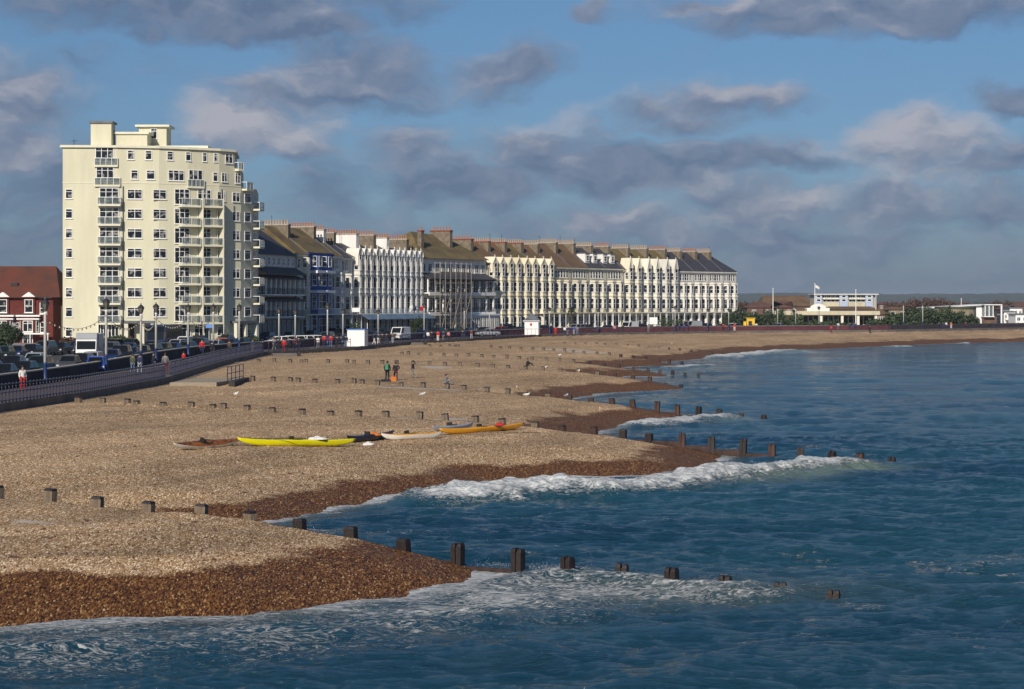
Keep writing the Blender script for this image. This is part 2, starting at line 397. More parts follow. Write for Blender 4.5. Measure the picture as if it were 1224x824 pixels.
# ------------------------------------------------------------------ shingle material
def shingle_mat():
    m = bpy.data.materials.new('shingle'); N, L = nt(m); b = N['Principled BSDF']
    tc = N.new('ShaderNodeTexCoord')
    ms = N.new('ShaderNodeMapping'); ms.inputs['Scale'].default_value = (1, 0.3, 0.6); L.new(tc.outputs['Object'], ms.inputs[0])
    vo = N.new('ShaderNodeTexVoronoi'); vo.inputs['Scale'].default_value = 26
    L.new(ms.outputs[0], vo.inputs['Vector'])
    vo2 = N.new('ShaderNodeTexVoronoi'); vo2.inputs['Scale'].default_value = 11
    L.new(ms.outputs[0], vo2.inputs['Vector'])
    sep = N.new('ShaderNodeSeparateColor'); L.new(vo.outputs['Color'], sep.inputs[0])
    sep2 = N.new('ShaderNodeSeparateColor'); L.new(vo2.outputs['Color'], sep2.inputs[0])
    av = N.new('ShaderNodeMath'); av.operation = 'MULTIPLY_ADD'; av.inputs[1].default_value = 0.82
    L.new(sep.outputs[0], av.inputs[0])
    av2 = N.new('ShaderNodeMath'); av2.operation = 'MULTIPLY'; av2.inputs[1].default_value = 0.18
    L.new(sep2.outputs[1], av2.inputs[0]); L.new(av2.outputs[0], av.inputs[2])
    def ramp(stops):
        r = N.new('ShaderNodeValToRGB'); e = r.color_ramp.elements
        e[0].position, e[0].color = stops[0][0], (*stops[0][1], 1)
        e[1].position, e[1].color = stops[-1][0], (*stops[-1][1], 1)
        for p, c in stops[1:-1]:
            x = e.new(p); x.color = (*c, 1)
        L.new(av.outputs[0], r.inputs[0]); return r
    dry = ramp([(0.04,(0.09,0.05,0.022)),(0.22,(0.25,0.15,0.068)),(0.5,(0.38,0.24,0.125)),(0.74,(0.50,0.345,0.20)),(0.95,(0.88,0.75,0.56))])
    wet = ramp([(0.08,(0.016,0.006,0.002)),(0.35,(0.078,0.029,0.007)),(0.65,(0.155,0.062,0.014)),(0.86,(0.25,0.125,0.038)),(0.97,(0.52,0.36,0.18))])
    at = N.new('ShaderNodeAttribute'); at.attribute_name = 'wet'
    nz = N.new('ShaderNodeTexNoise'); nz.inputs['Scale'].default_value = 1.3; nz.inputs['Detail'].default_value = 10; nz.inputs['Roughness'].default_value = 0.68
    L.new(tc.outputs['Object'], nz.inputs['Vector'])
    ad = N.new('ShaderNodeMath'); ad.operation = 'ADD'; L.new(at.outputs['Fac'], ad.inputs[0]); L.new(nz.outputs['Fac'], ad.inputs[1])
    mr = N.new('ShaderNodeMapRange'); mr.inputs[1].default_value = 0.80; mr.inputs[2].default_value = 1.20
    L.new(ad.outputs[0], mr.inputs[0])
    # broad tone drift: damp brown patches and paler sandy streaks
    n2 = N.new('ShaderNodeTexNoise'); n2.inputs['Scale'].default_value = 0.12; n2.inputs['Detail'].default_value = 7; n2.inputs['Roughness'].default_value = 0.7
    mp = N.new('ShaderNodeMapping'); mp.inputs['Scale'].default_value = (1, 0.45, 1); mp.inputs['Rotation'].default_value = (0,0,R(25))
    L.new(tc.outputs['Object'], mp.inputs[0]); L.new(mp.outputs[0], n2.inputs['Vector'])
    r2 = N.new('ShaderNodeMapRange'); r2.inputs[1].default_value = 0.35; r2.inputs[2].default_value = 0.68
    r2.inputs[3].default_value = 0.78; r2.inputs[4].default_value = 1.15; L.new(n2.outputs['Fac'], r2.inputs[0])
    sc = N.new('ShaderNodeVectorMath'); sc.operation = 'SCALE'
    ab = N.new('ShaderNodeAttribute'); ab.attribute_name = 'band'
    rb = N.new('ShaderNodeMapRange'); rb.inputs[1].default_value = 0.3; rb.inputs[2].default_value = 0.7; rb.inputs[3].default_value = 0.80; rb.inputs[4].default_value = 1.16
    L.new(ab.outputs['Fac'], rb.inputs[0])
    m2_ = N.new('ShaderNodeMath'); m2_.operation = 'MULTIPLY'; L.new(rb.outputs[0], m2_.inputs[0]); L.new(r2.outputs[0], m2_.inputs[1])
    L.new(dry.outputs[0], sc.inputs[0]); L.new(m2_.outputs[0], sc.inputs[3])
    atp = N.new('ShaderNodeAttribute'); atp.attribute_name = 'pale'
    pm = N.new('ShaderNodeMix'); pm.data_type = 'RGBA'; pm.inputs[7].default_value = (0.46,0.42,0.37,1)
    L.new(atp.outputs['Fac'], pm.inputs[0]); L.new(sc.outputs[0], pm.inputs[6])
    mx = N.new('ShaderNodeMix'); mx.data_type = 'RGBA'
    L.new(mr.outputs[0], mx.inputs[0]); L.new(pm.outputs[2], mx.inputs[6]); L.new(wet.outputs[0], mx.inputs[7])
    L.new(mx.outputs[2], b.inputs['Base Color'])
    rr = N.new('ShaderNodeMapRange'); rr.inputs[3].default_value = 0.9; rr.inputs[4].default_value = 0.62
    b.inputs['Specular IOR Level'].default_value = 0.25
    L.new(mr.outputs[0], rr.inputs[0]); L.new(rr.outputs[0], b.inputs['Roughness'])
    bp = N.new('ShaderNodeBump'); bp.inputs['Strength'].default_value = 0.4; bp.inputs['Distance'].default_value = 0.05; bp.invert = True
    L.new(vo.outputs['Distance'], bp.inputs['Height']); L.new(bp.outputs[0], b.inputs['Normal'])
    return m

def build_terrain():
    # rows spaced so near ground gets fine cells
    D = [30.0]
    while D[-1] < 640:
        D.append(D[-1] + max(0.12, D[-1]**2*1.1e-5*1.6))
    D = np.array(D)
    A = np.linspace(-0.36, 0.40, 820)
    X = A[None, :]*D[:, None]; Y = np.repeat(D[:, None], len(A), 1)
    H, S, P = terrain(X, Y, True)
    band = fbm(S*0.45+7, Y*0.035+X*0.02, 4)*0.75+fbm(S*1.6, Y*0.12, 3)*0.25
    zw = 0.52 + 0.28*sstep(76, 68, Y) + 0.22*sstep(112, 125, Y) + (fbm(X*0.35+9, Y*0.35, 4)-0.5)*0.5
    wet = sstep(zw+0.22, zw-0.22, H)
    wet = np.where(P > -8, 0, wet)
    # berm ripples and small cusps on the dry shingle
    pale = np.zeros(X.shape)
    for (a, b, wd) in [((455,463),(552,466.5),0.7),((510,439.5),(540,439.5),1.2),((650,418.5),(712,420),1.6),((480,500.5),(560,500.5),0.4),((20,622),(120,630),0.35),((250,412+20),(300,433),0.8)]:
        p = ground(*a); q = ground(*b)
        d = np.abs(sdist(X, Y, [p[:2], q[:2]]))
        tt = ((X-p[0])*(q[0]-p[0])+(Y-p[1])*(q[1]-p[1]))/((q[0]-p[0])**2+(q[1]-p[1])**2)
        wd = wd*Y/60
        pale = np.maximum(pale, sstep(wd, wd*0.3, d)*sstep(-0.1, 0.1, tt)*sstep(1.1, 0.9, tt)*0.8*sstep(0.3,0.55,fbm(X*0.6,Y*0.6,3)))
    o = gridmesh('shingle_beach', X, Y, H, dict(wet=wet, pale=pale, band=band), shingle_mat())
    setp(o, kind='structure')
build_terrain()
# ------------------------------------------------------------------ sea
def water_mat():
    m = bpy.data.materials.new('sea_water'); N, L = nt(m); b = N['Principled BSDF']
    tc = N.new('ShaderNodeTexCoord')
    # body colour: deep teal-blue with broad drifts
    n1 = N.new('ShaderNodeTexNoise'); n1.inputs['Scale'].default_value = 0.05; n1.inputs['Detail'].default_value = 5
    mp = N.new('ShaderNodeMapping'); mp.inputs['Scale'].default_value = (0.5, 1.0, 1); mp.inputs['Rotation'].default_value = (0,0,R(-12))
    L.new(tc.outputs['Object'], mp.inputs[0]); L.new(mp.outputs[0], n1.inputs['Vector'])
    cr = N.new('ShaderNodeValToRGB'); e = cr.color_ramp.elements
    e[0].position = 0.35; e[0].color = (0.005,0.038,0.075,1); e[1].position = 0.68; e[1].color = (0.015,0.080,0.114,1)
    L.new(n1.outputs['Fac'], cr.inputs[0])
    # pale green where light comes through a breaking crest or sand is stirred up
    at = N.new('ShaderNodeAttribute'); at.attribute_name = 'shallow'
    mg = N.new('ShaderNodeMix'); mg.data_type = 'RGBA'; mg.inputs[7].default_value = (0.17,0.23,0.19,1)
    L.new(at.outputs['Fac'], mg.inputs[0]); L.new(cr.outputs[0], mg.inputs[6])
    # foam
    af = N.new('ShaderNodeAttribute'); af.attribute_name = 'foam'
    mf = N.new('ShaderNodeMapping'); mf.inputs['Scale'].default_value = (0.85, 1.7, 1); mf.inputs['Rotation'].default_value = (0,0,R(-8))
    L.new(tc.outputs['Object'], mf.inputs[0])
    nf = N.new('ShaderNodeTexNoise'); nf.inputs['Scale'].default_value = 2.4; nf.inputs['Detail'].default_value = 9; nf.inputs['Roughness'].default_value = 0.72; nf.inputs['Distortion'].default_value = 1.2
    L.new(mf.outputs[0], nf.inputs['Vector'])
    ad = N.new('ShaderNodeMath'); ad.operation = 'ADD'; L.new(af.outputs['Fac'], ad.inputs[0]); L.new(nf.outputs['Fac'], ad.inputs[1])
    mr = N.new('ShaderNodeMapRange'); mr.inputs[1].default_value = 0.98; mr.inputs[2].default_value = 1.25
    nl = N.new('ShaderNodeTexNoise'); nl.inputs['Scale'].default_value = 1.3; nl.inputs['Detail'].default_value = 5; nl.inputs['Roughness'].default_value = 0.6; nl.inputs['Distortion'].default_value = 2.2
    L.new(mf.outputs[0], nl.inputs['Vector'])
    l1 = N.new('ShaderNodeMath'); l1.operation = 'SUBTRACT'; L.new(nl.outputs['Fac'], l1.inputs[0]); l1.inputs[1].default_value = 0.5
    l2 = N.new('ShaderNodeMath'); l2.operation = 'ABSOLUTE'; L.new(l1.outputs[0], l2.inputs[0])
    l3 = N.new('ShaderNodeMapRange'); l3.inputs[1].default_value = 0.0; l3.inputs[2].default_value = 0.06; l3.inputs[3].default_value = 0.30; l3.inputs[4].default_value = 0.0
    L.new(l2.outputs[0], l3.inputs[0])
    l4 = N.new('ShaderNodeMath'); l4.operation = 'ADD'; L.new(ad.outputs[0], l4.inputs[0]); L.new(l3.outputs[0], l4.inputs[1])
    L.new(l4.outputs[0], mr.inputs[0])
    nw = N.new('ShaderNodeTexNoise'); nw.inputs['Scale'].default_value = 3.5; nw.inputs['Detail'].default_value = 8; nw.inputs['Roughness'].default_value = 0.7
    L.new(mf.outputs[0], nw.inputs['Vector'])
    fc = N.new('ShaderNodeMix'); fc.data_type = 'RGBA'; fc.inputs[6].default_value = (0.36,0.42,0.47,1); fc.inputs[7].default_value = (0.86,0.87,0.87,1)
    rw = N.new('ShaderNodeMapRange'); rw.inputs[1].default_value = 0.4; rw.inputs[2].default_value = 0.6
    L.new(nw.outputs['Fac'], rw.inputs[0]); L.new(rw.outputs[0], fc.inputs[0])
    mx = N.new('ShaderNodeMix'); mx.data_type = 'RGBA'
    L.new(mr.outputs[0], mx.inputs[0]); L.new(mg.outputs[2], mx.inputs[6]); L.new(fc.outputs[2], mx.inputs[7])
    L.new(mx.outputs[2], b.inputs['Base Color'])
    rr = N.new('ShaderNodeMapRange'); rr.inputs[3].default_value = 0.10; rr.inputs[4].default_value = 0.9
    L.new(mr.outputs[0], rr.inputs[0]); L.new(rr.outputs[0], b.inputs['Roughness'])
    b.inputs['IOR'].default_value = 1.33
    # chop
    mb = N.new('ShaderNodeMapping'); mb.inputs['Scale'].default_value = (0.55, 1.25, 1); mb.inputs['Rotation'].default_value = (0,0,R(-6))
    L.new(tc.outputs['Object'], mb.inputs[0])
    nb = N.new('ShaderNodeTexNoise'); nb.inputs['Scale'].default_value = 1.1; nb.inputs['Detail'].default_value = 8; nb.inputs['Roughness'].default_value = 0.72
    L.new(mb.outputs[0], nb.inputs['Vector'])
    bp = N.new('ShaderNodeBump'); bp.inputs['Strength'].default_value = 1.0; bp.inputs['Distance'].default_value = 0.27
    nc = N.new('ShaderNodeTexNoise'); nc.inputs['Scale'].default_value = 3.6; nc.inputs['Detail'].default_value = 6; nc.inputs['Roughness'].default_value = 0.6; nc.inputs['Distortion'].default_value = 0.4
    L.new(mb.outputs[0], nc.inputs['Vector'])
    hs_ = N.new('ShaderNodeMath'); hs_.operation = 'MULTIPLY_ADD'; hs_.inputs[1].default_value = 0.60
    L.new(nc.outputs['Fac'], hs_.inputs[0]); L.new(nb.outputs['Fac'], hs_.inputs[2])
    L.new(hs_.outputs[0], bp.inputs['Height'])
    nb2 = N.new('ShaderNodeTexNoise'); nb2.inputs['Scale'].default_value = 6; nb2.inputs['Detail'].default_value = 6; nb2.inputs['Roughness'].default_value = 0.7
    L.new(mb.outputs[0], nb2.inputs['Vector'])
    fb = N.new('ShaderNodeMath'); fb.operation = 'MULTIPLY'; L.new(nb2.outputs['Fac'], fb.inputs[0]); L.new(mr.outputs[0], fb.inputs[1])
    bp2 = N.new('ShaderNodeBump'); bp2.inputs['Strength'].default_value = 0.8; bp2.inputs['Distance'].default_value = 0.18
    L.new(fb.outputs[0], bp2.inputs['Height']); L.new(bp.outputs[0], bp2.inputs['Normal']); L.new(bp2.outputs[0], b.inputs['Normal'])
    return m

# breakers: crest line in picture coordinates (sea level), crest height, half width, how white
BREAK = [
  ([(480,601),(560,594),(640,592),(720,590),(800,582),(860,573),(920,567),(990,560),(1050,556)], 0.55, 2.2, 1.0),
  ([(575,699),(640,693),(700,692),(760,697),(830,704),(900,711),(960,716)], 0.28, 1.2, 0.62),
  ([(752,511),(800,507),(850,502),(880,500)], 0.45, 2.4, 1.0),
  ([(700,472),(760,470),(810,468)], 0.1, 1.2, 0.6),
  ([(820,467),(850,466)], 0.2, 1.6, 0.7),
  ([(740,453),(780,452),(800,453)], 0.15, 1.6, 0.8),
  ([(790,439.5),(835,438),(860,437.5)], 0.2, 2.5, 0.8),
  ([(850,428.5),(890,424.5),(925,421.5),(960,419.5)], 0.45, 3.5, 1.0),
  ([(1055,415.5),(1090,415)], 0.3, 3.0, 1.0),
  ([(1140,411.5),(1160,411)], 0.3, 3.0, 1.0),
  ([(0,790),(120,780),(260,772),(420,762),(560,745),(680,735)], 0.12, 1.0, 0.42),
]
def build_sea():
    D = [30.0]
    while D[-1] < 9000:
        D.append(D[-1] + min(max(0.10, D[-1]**2*1.1e-5*(1.5 if D[-1] < 130 else 3.0)), 250))
    D = np.array(D)
    A = np.linspace(-0.30, 0.42, 900)
    X = A[None, :]*D[:, None]; Y = np.repeat(D[:, None], len(A), 1)
    near = D < 620
    T = np.full(X.shape, -2.5); S = np.full(X.shape, -60.0)
    h, s, p = terrain(X[near], Y[near], True)
    T[near] = h; S[near] = s
    depth = np.clip(-T, 0, 3)
    cell = np.gradient(D)[:, None]
    rng = np.random.RandomState(5)
    Z = np.zeros(X.shape)
    # swell and chop, running in from the right-front
    for k in range(46):
        lam = 0.9*1.115**k
        if lam > 45: break
        th = R(200 + rng.uniform(-70, 70)) if lam < 8 else R(205+rng.uniform(-14, 14))
        kx, ky = math.cos(th)*2*math.pi/lam*0.8, math.sin(th+0.9)*2*math.pi/lam
        a = 0.0105*lam**0.22
        fade = sstep(lam*0.55, lam*0.25, cell)
        ph = kx*X+ky*Y+rng.uniform(0, 6.28) + 1.6*vnoise(X/lam*0.25+k, Y/lam*0.25)
        Z += a*fade*np.sin(ph)
    Z *= 0.5
    for lam, am in ((9,.20),(4.6,.17),(2.4,.13),(1.25,.085),(0.62,.045)):
        th = rng.uniform(-0.5, 0.5); c_, s_ = math.cos(th), math.sin(th)
        xr, yr = (X*c_-Y*s_)/lam*0.62, (X*s_+Y*c_)/lam*1.35
        n_ = vnoise(xr+lam*7+0.6*vnoise(xr*2, yr*2), yr+lam*3)
        Z += am*sstep(lam*0.7, lam*0.3, cell)*((1-np.abs(2*n_-1))**1.5-0.4)
    calm = sstep(0.0, 0.5, depth)*0.75+0.25
    Z *= calm
    foam = np.zeros(X.shape); shal = np.zeros(X.shape)
    # swash: thin foam line hugging the waterline, wider in the near bay
    n1 = fbm(X*0.5, Y*0.5, 4)
    wid = np.where(Y < 76, 3.6, np.where(Y < 112, 1.8, 2.6)) * (0.55+0.9*n1)
    ins = sstep(wid, 0, -S)*(S < 2.0)
    foam = np.maximum(foam, ins*np.where(Y < 112, 0.70, 0.58)*(0.7+0.5*n1))
    foam = np.where((Y < 76), np.maximum(foam, 0.46*sstep(12.0, 4.0, -S)*(S < 2)*(0.65+0.7*n1)), foam)
    shal = np.maximum(shal, sstep(2.2, 0.0, -S)*0.30*(S < 2))
    jag = (fbm(X*1.3, Y*1.3, 4)-0.5)
    for L_, hgt, hw, wh in BREAK:
        P = [W(a, b, 0) for a, b in L_]
        d = sdist(X, Y, P)
        p0, p1 = np.array(P[0]), np.array(P[-1])
        # fraction along the crest
        u = ((X-p0[0])*(p1[0]-p0[0])+(Y-p0[1])*(p1[1]-p0[1]))/((p1-p0)**2).sum()
        end = sstep(-0.04, 0.10, u)*sstep(1.05, 0.88, u)
        dj = d + jag*1.2*hw
        prof = np.exp(-(dj/hw)**2*1.6)
        lump = 0.65+0.7*fbm(X*0.9+3, Y*0.9, 4)
        Z += end*prof*hgt*lump
        fm = end*np.exp(-(dj/(hw*1.25))**2*1.3)*wh*(0.55+0.6*fbm(X*0.7, Y*0.7+9, 4))
        foam = np.maximum(foam, fm)
        foam = np.maximum(foam, end*np.exp(-(dj/(hw*0.5))**2)*wh*0.85*sstep(0.42, 0.6, fbm(X*0.9+5, Y*1.8, 3)))
        if hgt > 0.4:
            front = end*np.exp(-((d+hw*0.9)/hw)**2*2)          # seaward-facing slope, glassy green
            shal = np.maximum(shal, 0.75*front*sstep(0.35, 0.8, u))
            foam = foam - 0.35*front*sstep(0.45, 0.85, u)
    # churned water below groyne 1
    c0 = W(760, 708, 0); 
    e = np.exp(-(((X-c0[0])/6.5)**2+((Y-c0[1])/2.6)**2))
    foam = np.maximum(foam, e*0.50*(0.6+0.8*n1)); shal = np.maximum(shal, e*0.35)
    c1 = W(600, 715, 0)
    e = np.exp(-(((X-c1[0])/3.2)**2+((Y-c1[1])/3.0)**2)); foam = np.maximum(foam, e*0.56*(0.6+0.8*n1))
    # scattered small white caps
    cap = fbm(X*0.5+40, Y*0.9, 4)*fbm(X*0.06, Y*0.06+8, 3)
    foam = np.maximum(foam, sstep(0.40, 0.50, cap)*0.36)
    Z = np.where(T > 0.4, -0.6, Z)           # under the land
    Z += 0.05*jag*sstep(0.4, 0.8, foam)
    R2 = (X**2+Y**2)/(2*6.371e6)
    o = gridmesh('sea', X, Y, Z, dict(foam=np.clip(foam,0,1), shallow=np.clip(shal,0,1)), water_mat())
    setp(o, kind='structure')
build_sea()

# spray thrown up along the breaking crests: small droplets clumps, one object each
def spray(name, label, L_, n, h, sz, seed):
    rng = random.Random(seed); mb = MB()
    P = [W(a, b, 0) for a, b in L_]
    for i in range(n):
        t = rng.random()*(len(P)-1); k = int(t); u = t-k
        x = P[k][0]*(1-u)+P[k+1][0]*u + rng.gauss(0, 0.25); y = P[k][1]*(1-u)+P[k+1][1]*u + rng.gauss(0, 0.3)
        z = 0.15 + abs(rng.gauss(0, 1))*h*(0.35+0.65*math.sin(t*3.1+math.sin(t*7))**2)
        r = sz*rng.uniform(0.4, 1.2)*max(0.35, 1-z/(h*3))
        q = [(x-r,y,z),(x+r,y,z),(x,y-r,z),(x,y+r,z),(x,y,z-r*0.8),(x,y,z+r*1.3)]
        mb.poly(q, [(0,2,5),(2,1,5),(1,3,5),(3,0,5),(2,0,4),(1,2,4),(3,1,4),(0,3,4)])
    o = mb.build(name, M['feather'])
    setp(o, label, 'spray', kind='stuff')
spray('wave_spray', 'fine white spray above the breaker by the second groyne', [(575,584),(700,583),(800,575),(860,566),(930,559),(1000,556)], 2600, 0.16, 0.035, 1)
spray('wave_spray', 'white splash where the wave hits the nearest groyne', [(575,682),(640,684),(690,686),(760,694)], 900, 0.09, 0.02, 2)
spray('wave_spray', 'small white splash by the third groyne', [(770,508),(820,504),(860,501)], 700, 0.14, 0.05, 3)

# ------------------------------------------------------------------ groynes
GLAB = ['nearest timber groyne, its short dark posts running into the surf',
        'second timber groyne, beyond the kayaks, with brown planks and tall paired posts',
        'third timber groyne from the camera, behind the kayaks, ending at the small white wave',
        'fourth timber groyne from the camera, behind the standing people on the shingle',
        'fifth timber groyne from the camera, a thin row of stubs reaching the water',
        'sixth timber groyne from the camera, small dark stubs below the white hut',
        'farthest timber groyne, tiny dark stubs ending at the far white breaker']
def groyne(i):
    B, A = GRO[i]
    dx, dy = A[0]-B[0], A[1]-B[1]; Ln = math.hypot(dx, dy); ux, uy = dx/Ln, dy/Ln
    g = empty('groyne', (B[0], B[1], 0), math.atan2(-uy, -ux), GLAB[i], 'groyne', 'timber groynes along the beach')
    # local x runs seaward; inland is -x
    rng = random.Random(i)
    def tpx(px):
        k = (px-CX)/F
        return (B[0]-k*B[1])/(k*uy-ux)
    def top(t):
        if i == 0: return 0.05+0.0585*t
        return 0.03+0.093*min(t, 14)+max(0, t-14)*0.022
    ts = [tpx(p) for p in GPX[i]]
    wd = 0.40
    for n, t in enumerate(ts):
        x, y = B[0]+ux*t, B[1]+uy*t
        gr = gz(x, y-0.15)
        tz = top(t)
        if gr > 0.5: tz = max(min(tz, gr+(0.55 if i else 0.42)), gr+(0.36 if i else 0.30))
        tz += rng.uniform(-0.07, 0.08)
        dry = gr > (1.25 if i == 0 else 1.2)
        mb = MB(); a = rng.uniform(-0.05, 0.05)
        for s in (-1, 1):
            w2 = wd*0.5
            x0 = s*w2*0.52; hh = tz+rng.uniform(-0.03, 0.03)
            e = w2*0.40
            b = gr-0.8
            # pile with worn, slightly domed head
            mb.prism([(x0-e,-0.16),(x0+e,-0.16),(x0+e,0.16),(x0-e,0.16)], b, hh-0.10, 0)
            mb.prism([(x0-e,-0.16),(x0+e,-0.16),(x0+e,0.16),(x0-e,0.16)], hh-0.097, hh, 1,
                     top=[(x0-e*0.7,-0.10),(x0+e*0.75,-0.12),(x0+e*0.7,0.11),(x0-e*0.75,0.1)])
        mb.box(-wd*0.13, wd*0.13, -0.10, 0.10, gr-0.8, tz-0.14, 0)
        if gr > 0.5: mb = MB().prism([(-wd/2,-.15),(wd/2,-.15),(wd/2,.15),(-wd/2,.15)], gr-.8, tz-.08, 0).prism([(-wd/2,-.15),(wd/2,-.15),(wd/2,.15),(-wd/2,.15)], tz-.077, tz, 1, top=[(-wd*.45,-.12),(wd*.40,-.13),(wd*.45,.12),(-wd*.42,.12)])
        low = M['postd'] if dry else (M['postw'] if (gr < 0.1 and i != 1) or i == 0 else M['post'])  # dry posts: sunlit look of the face put into the pale timber colour
        if i == 1 and gr < 1.0: low = M['postw'] if n % 3 else M['post']
        hi = M['postw']  # same dark tone for every head, above pale faces too
        o = mb.build('post', [low, hi], g, loc=(-t, 0, 0), rot=(a, rng.uniform(-0.07,0.07), rng.uniform(-0.25,0.25)))
    # plank wall between the seaward posts
    tmax = {0: 20, 1: 24, 2: 24, 3: 30, 4: 20, 5: 14, 6: 10}[i]
    srt = sorted(t for t in ts if t < tmax)
    for a, b in zip(srt[:-1], srt[1:]):
        if b-a < 0.6: continue
        zt = min(top(a), top(b)) - (0.62 if i == 0 else 0.60) + rng.uniform(-0.03, 0.03)
        if zt < -0.35: continue
        mb = MB()
        for k in range(4):
            z1 = zt-0.24*k; mb.box(-b+0.12, -a-0.12, -0.07+0.006*k, 0.07, z1-0.232, z1)
        mb.build('plank_panel', M['plank'], g)
for i in range(7): groyne(i)
# strandline: thin line of dark weed flecks left by the last tides
def strand(lines, seed, label):
    rng = random.Random(seed); mb = MB()
    for L_, n, spread in lines:
        P = [ground(a, b) for a, b in L_]
        for i in range(n):
            t = rng.random()*(len(P)-1); k = int(t); u = t-k
            x = P[k][0]*(1-u)+P[k+1][0]*u+rng.gauss(0, spread); y = P[k][1]*(1-u)+P[k+1][1]*u+rng.gauss(0, spread*2.2)
            z = gz(x, y)+0.012; r = rng.uniform(.03, .11)*(1 if rng.random() < .93 else 2.2); a = rng.uniform(0, 3.14)
            c, s = math.cos(a)*r, math.sin(a)*r
            mb.poly([(x-c,y-s,z-.02),(x+s*.4,y-c*.4,z),(x+c,y+s,z-.02),(x-s*.4,y+c*.4,z),(x,y,z+.05)], [(0,1,4),(1,2,4),(2,3,4),(3,0,4)])
    o = mb.build('seaweed', M['leafr']); setp(o, label, 'seaweed', kind='stuff')
strand([([(0,672),(120,664),(260,662),(380,650)], 90, .5), ([(0,645),(150,638),(300,630)], 60, 1.0), ([(215,600),(330,575),(480,565),(620,550)], 90, .8), ([(0,560),(250,555),(500,540),(700,525)], 70, 3.0), ([(0,520),(300,512),(600,485)], 80, 5.0), ([(100,475),(400,470),(620,450)], 80, 6.0)], 3, 'flecks of dark weed on the shingle')
# ------------------------------------------------------------------ promenade, retaining wall, road, land
ROAD = 2.62
def strip(name, P, d0, d1, z0, z1, m, kind='structure', mi=None):
    a, b = off(P, d0), off(P, d1)
    mb = MB()
    n = len(P)
    for i in range(n-1):
        q = [a[i], a[i+1], b[i+1], b[i]]
        mb.poly([(x,y,z1) for x,y in q]+[(x,y,z0) for x,y in q], [(0,1,2,3),(0,4,5,1),(2,6,7,3)])
    o = mb.build(name, m)
    if kind: setp(o, kind=kind)
    return o
def refine(P, step=12):
    out = []
    for (a, b) in zip(P[:-1], P[1:]):
        n = max(1, int(math.hypot(b[0]-a[0], b[1]-a[1])/step))
        for k in range(n): out.append((a[0]+(b[0]-a[0])*k/n, a[1]+(b[1]-a[1])*k/n))
    out.append(P[-1]); return out
def smooth(P, it=3):
    for _ in range(it):
        P = [P[0]] + [((P[i-1][0]+2*P[i][0]+P[i+1][0])/4, (P[i-1][1]+2*P[i][1]+P[i+1][1])/4) for i in range(1, len(P)-1)] + [P[-1]]
    return P
PR = refine(PROM, 10); PRS = smooth(PR, 4)
mb = MB()
for a, b, c, d in zip(PR[:-1], PR[1:], off(PR, 0.45)[:-1], off(PR, 0.45)[1:]):
    mb.poly([(a[0],a[1],1.2),(b[0],b[1],1.2),(b[0],b[1],2.66),(a[0],a[1],2.66),(c[0],c[1],2.66),(d[0],d[1],2.66)], [(0,1,2,3),(3,2,5,4)])
o = mb.build('sea_wall', M['concrete']); setp(o, 'low dark concrete sea wall holding up the promenade above the shingle', 'sea wall')
strip('promenade', PR, 0.45, 7.0, 2.0, 2.6, M['prom'])
# inland sheet under everything
mb = MB()
A0 = off(PR, 6.9)
far = [(-2500,-50)] 
pts = [(-60,-60)] + A0
rows = [[(x, y, 2.45) for x, y in A0], [(x-60, y+60, 2.45) for x, y in A0], [(x*6-400, y*4+300, 2.45) for x, y in A0], [(x*60-3000, y*30+4000, 2.3) for x, y in A0]]
n = len(A0)
for k in range(3):
    mb.poly(rows[k]+rows[k+1], [(i, i+1, n+i+1, n+i) for i in range(n-1)])
# right-hand tail of the land
a = A0[-1]
mb.poly([(a[0],a[1],2.45),(900,1500,2.45),(9000,9000,2.3),(rows[3][-1][0],rows[3][-1][1],2.3),(rows[2][-1][0],rows[2][-1][1],2.45),(rows[1][-1][0],rows[1][-1][1],2.45)], [(0,1,2,3,4,5)])
o = mb.build('inland_ground', M['landm']); setp(o, kind='structure')
strip('road', PRS, 9.3, 26.0, 2.2, ROAD, M['asphalt'])
strip('pavement', PRS, 26.0, 60.0, 2.2, ROAD+0.13, M['paving'])
strip('planted_verge', PRS, 7.36, 9.3, 2.2, ROAD+0.12, M['grass'])
mb = MB()
c1 = refine(PRS, 6)
o1, o2 = off(c1, 17.6), off(c1, 17.75)
for i in range(0, len(c1)-1, 2):
    mb.poly([(*o1[i],ROAD+.004),(*o1[i+1],ROAD+.004),(*o2[i+1],ROAD+.004),(*o2[i],ROAD+.004)], [(0,1,2,3)])
o = mb.build('road_marking', M['line']); setp(o, kind='structure')
# retaining wall: dark red, near stretches coloured as in shade, stone coping
WL = off(PRS, 7.18)
def wallseg(i0, i1, label, wm):
    P = PRS[i0:i1+1]
    g = empty('retaining_wall', (*P[0], 0), 0, label, 'wall', 'low retaining walls along the promenade')
    def s(name, d0, d1, z0, z1, m):
        a, b = off(P, d0), off(P, d1); mb = MB(); ox, oy = P[0]
        for i in range(len(P)-1):
            q = [a[i], a[i+1], b[i+1], b[i]]
            p = [(x-ox,y-oy,z0) for x,y in q]+[(x-ox,y-oy,z1) for x,y in q]
            fs = [(4,5,6,7),(0,1,5,4),(2,3,7,6)]
            if i == 0: fs.append((3,0,4,7))
            if i == len(P)-2: fs.append((1,2,6,5))
            mb.poly(p, fs)
        mb.build(name, m, g)
    s('wall', 7.0, 7.36, 2.2, 3.58, wm); s('coping', 6.94, 7.42, 3.58, 3.68, M['coping'])
def idx(D): return min(range(len(PRS)), key=lambda i: abs(PRS[i][1]-D))
M['darkwall'] = mat('shaded_brown_wall', (0.05,0.035,0.04), 0.9, 0.3, 0.6)  # shade on the near wall face put into its colour; far brown wall too
wallseg(0, idx(180), 'low dark wall with pale coping behind the near promenade at left', M['darkwall'])
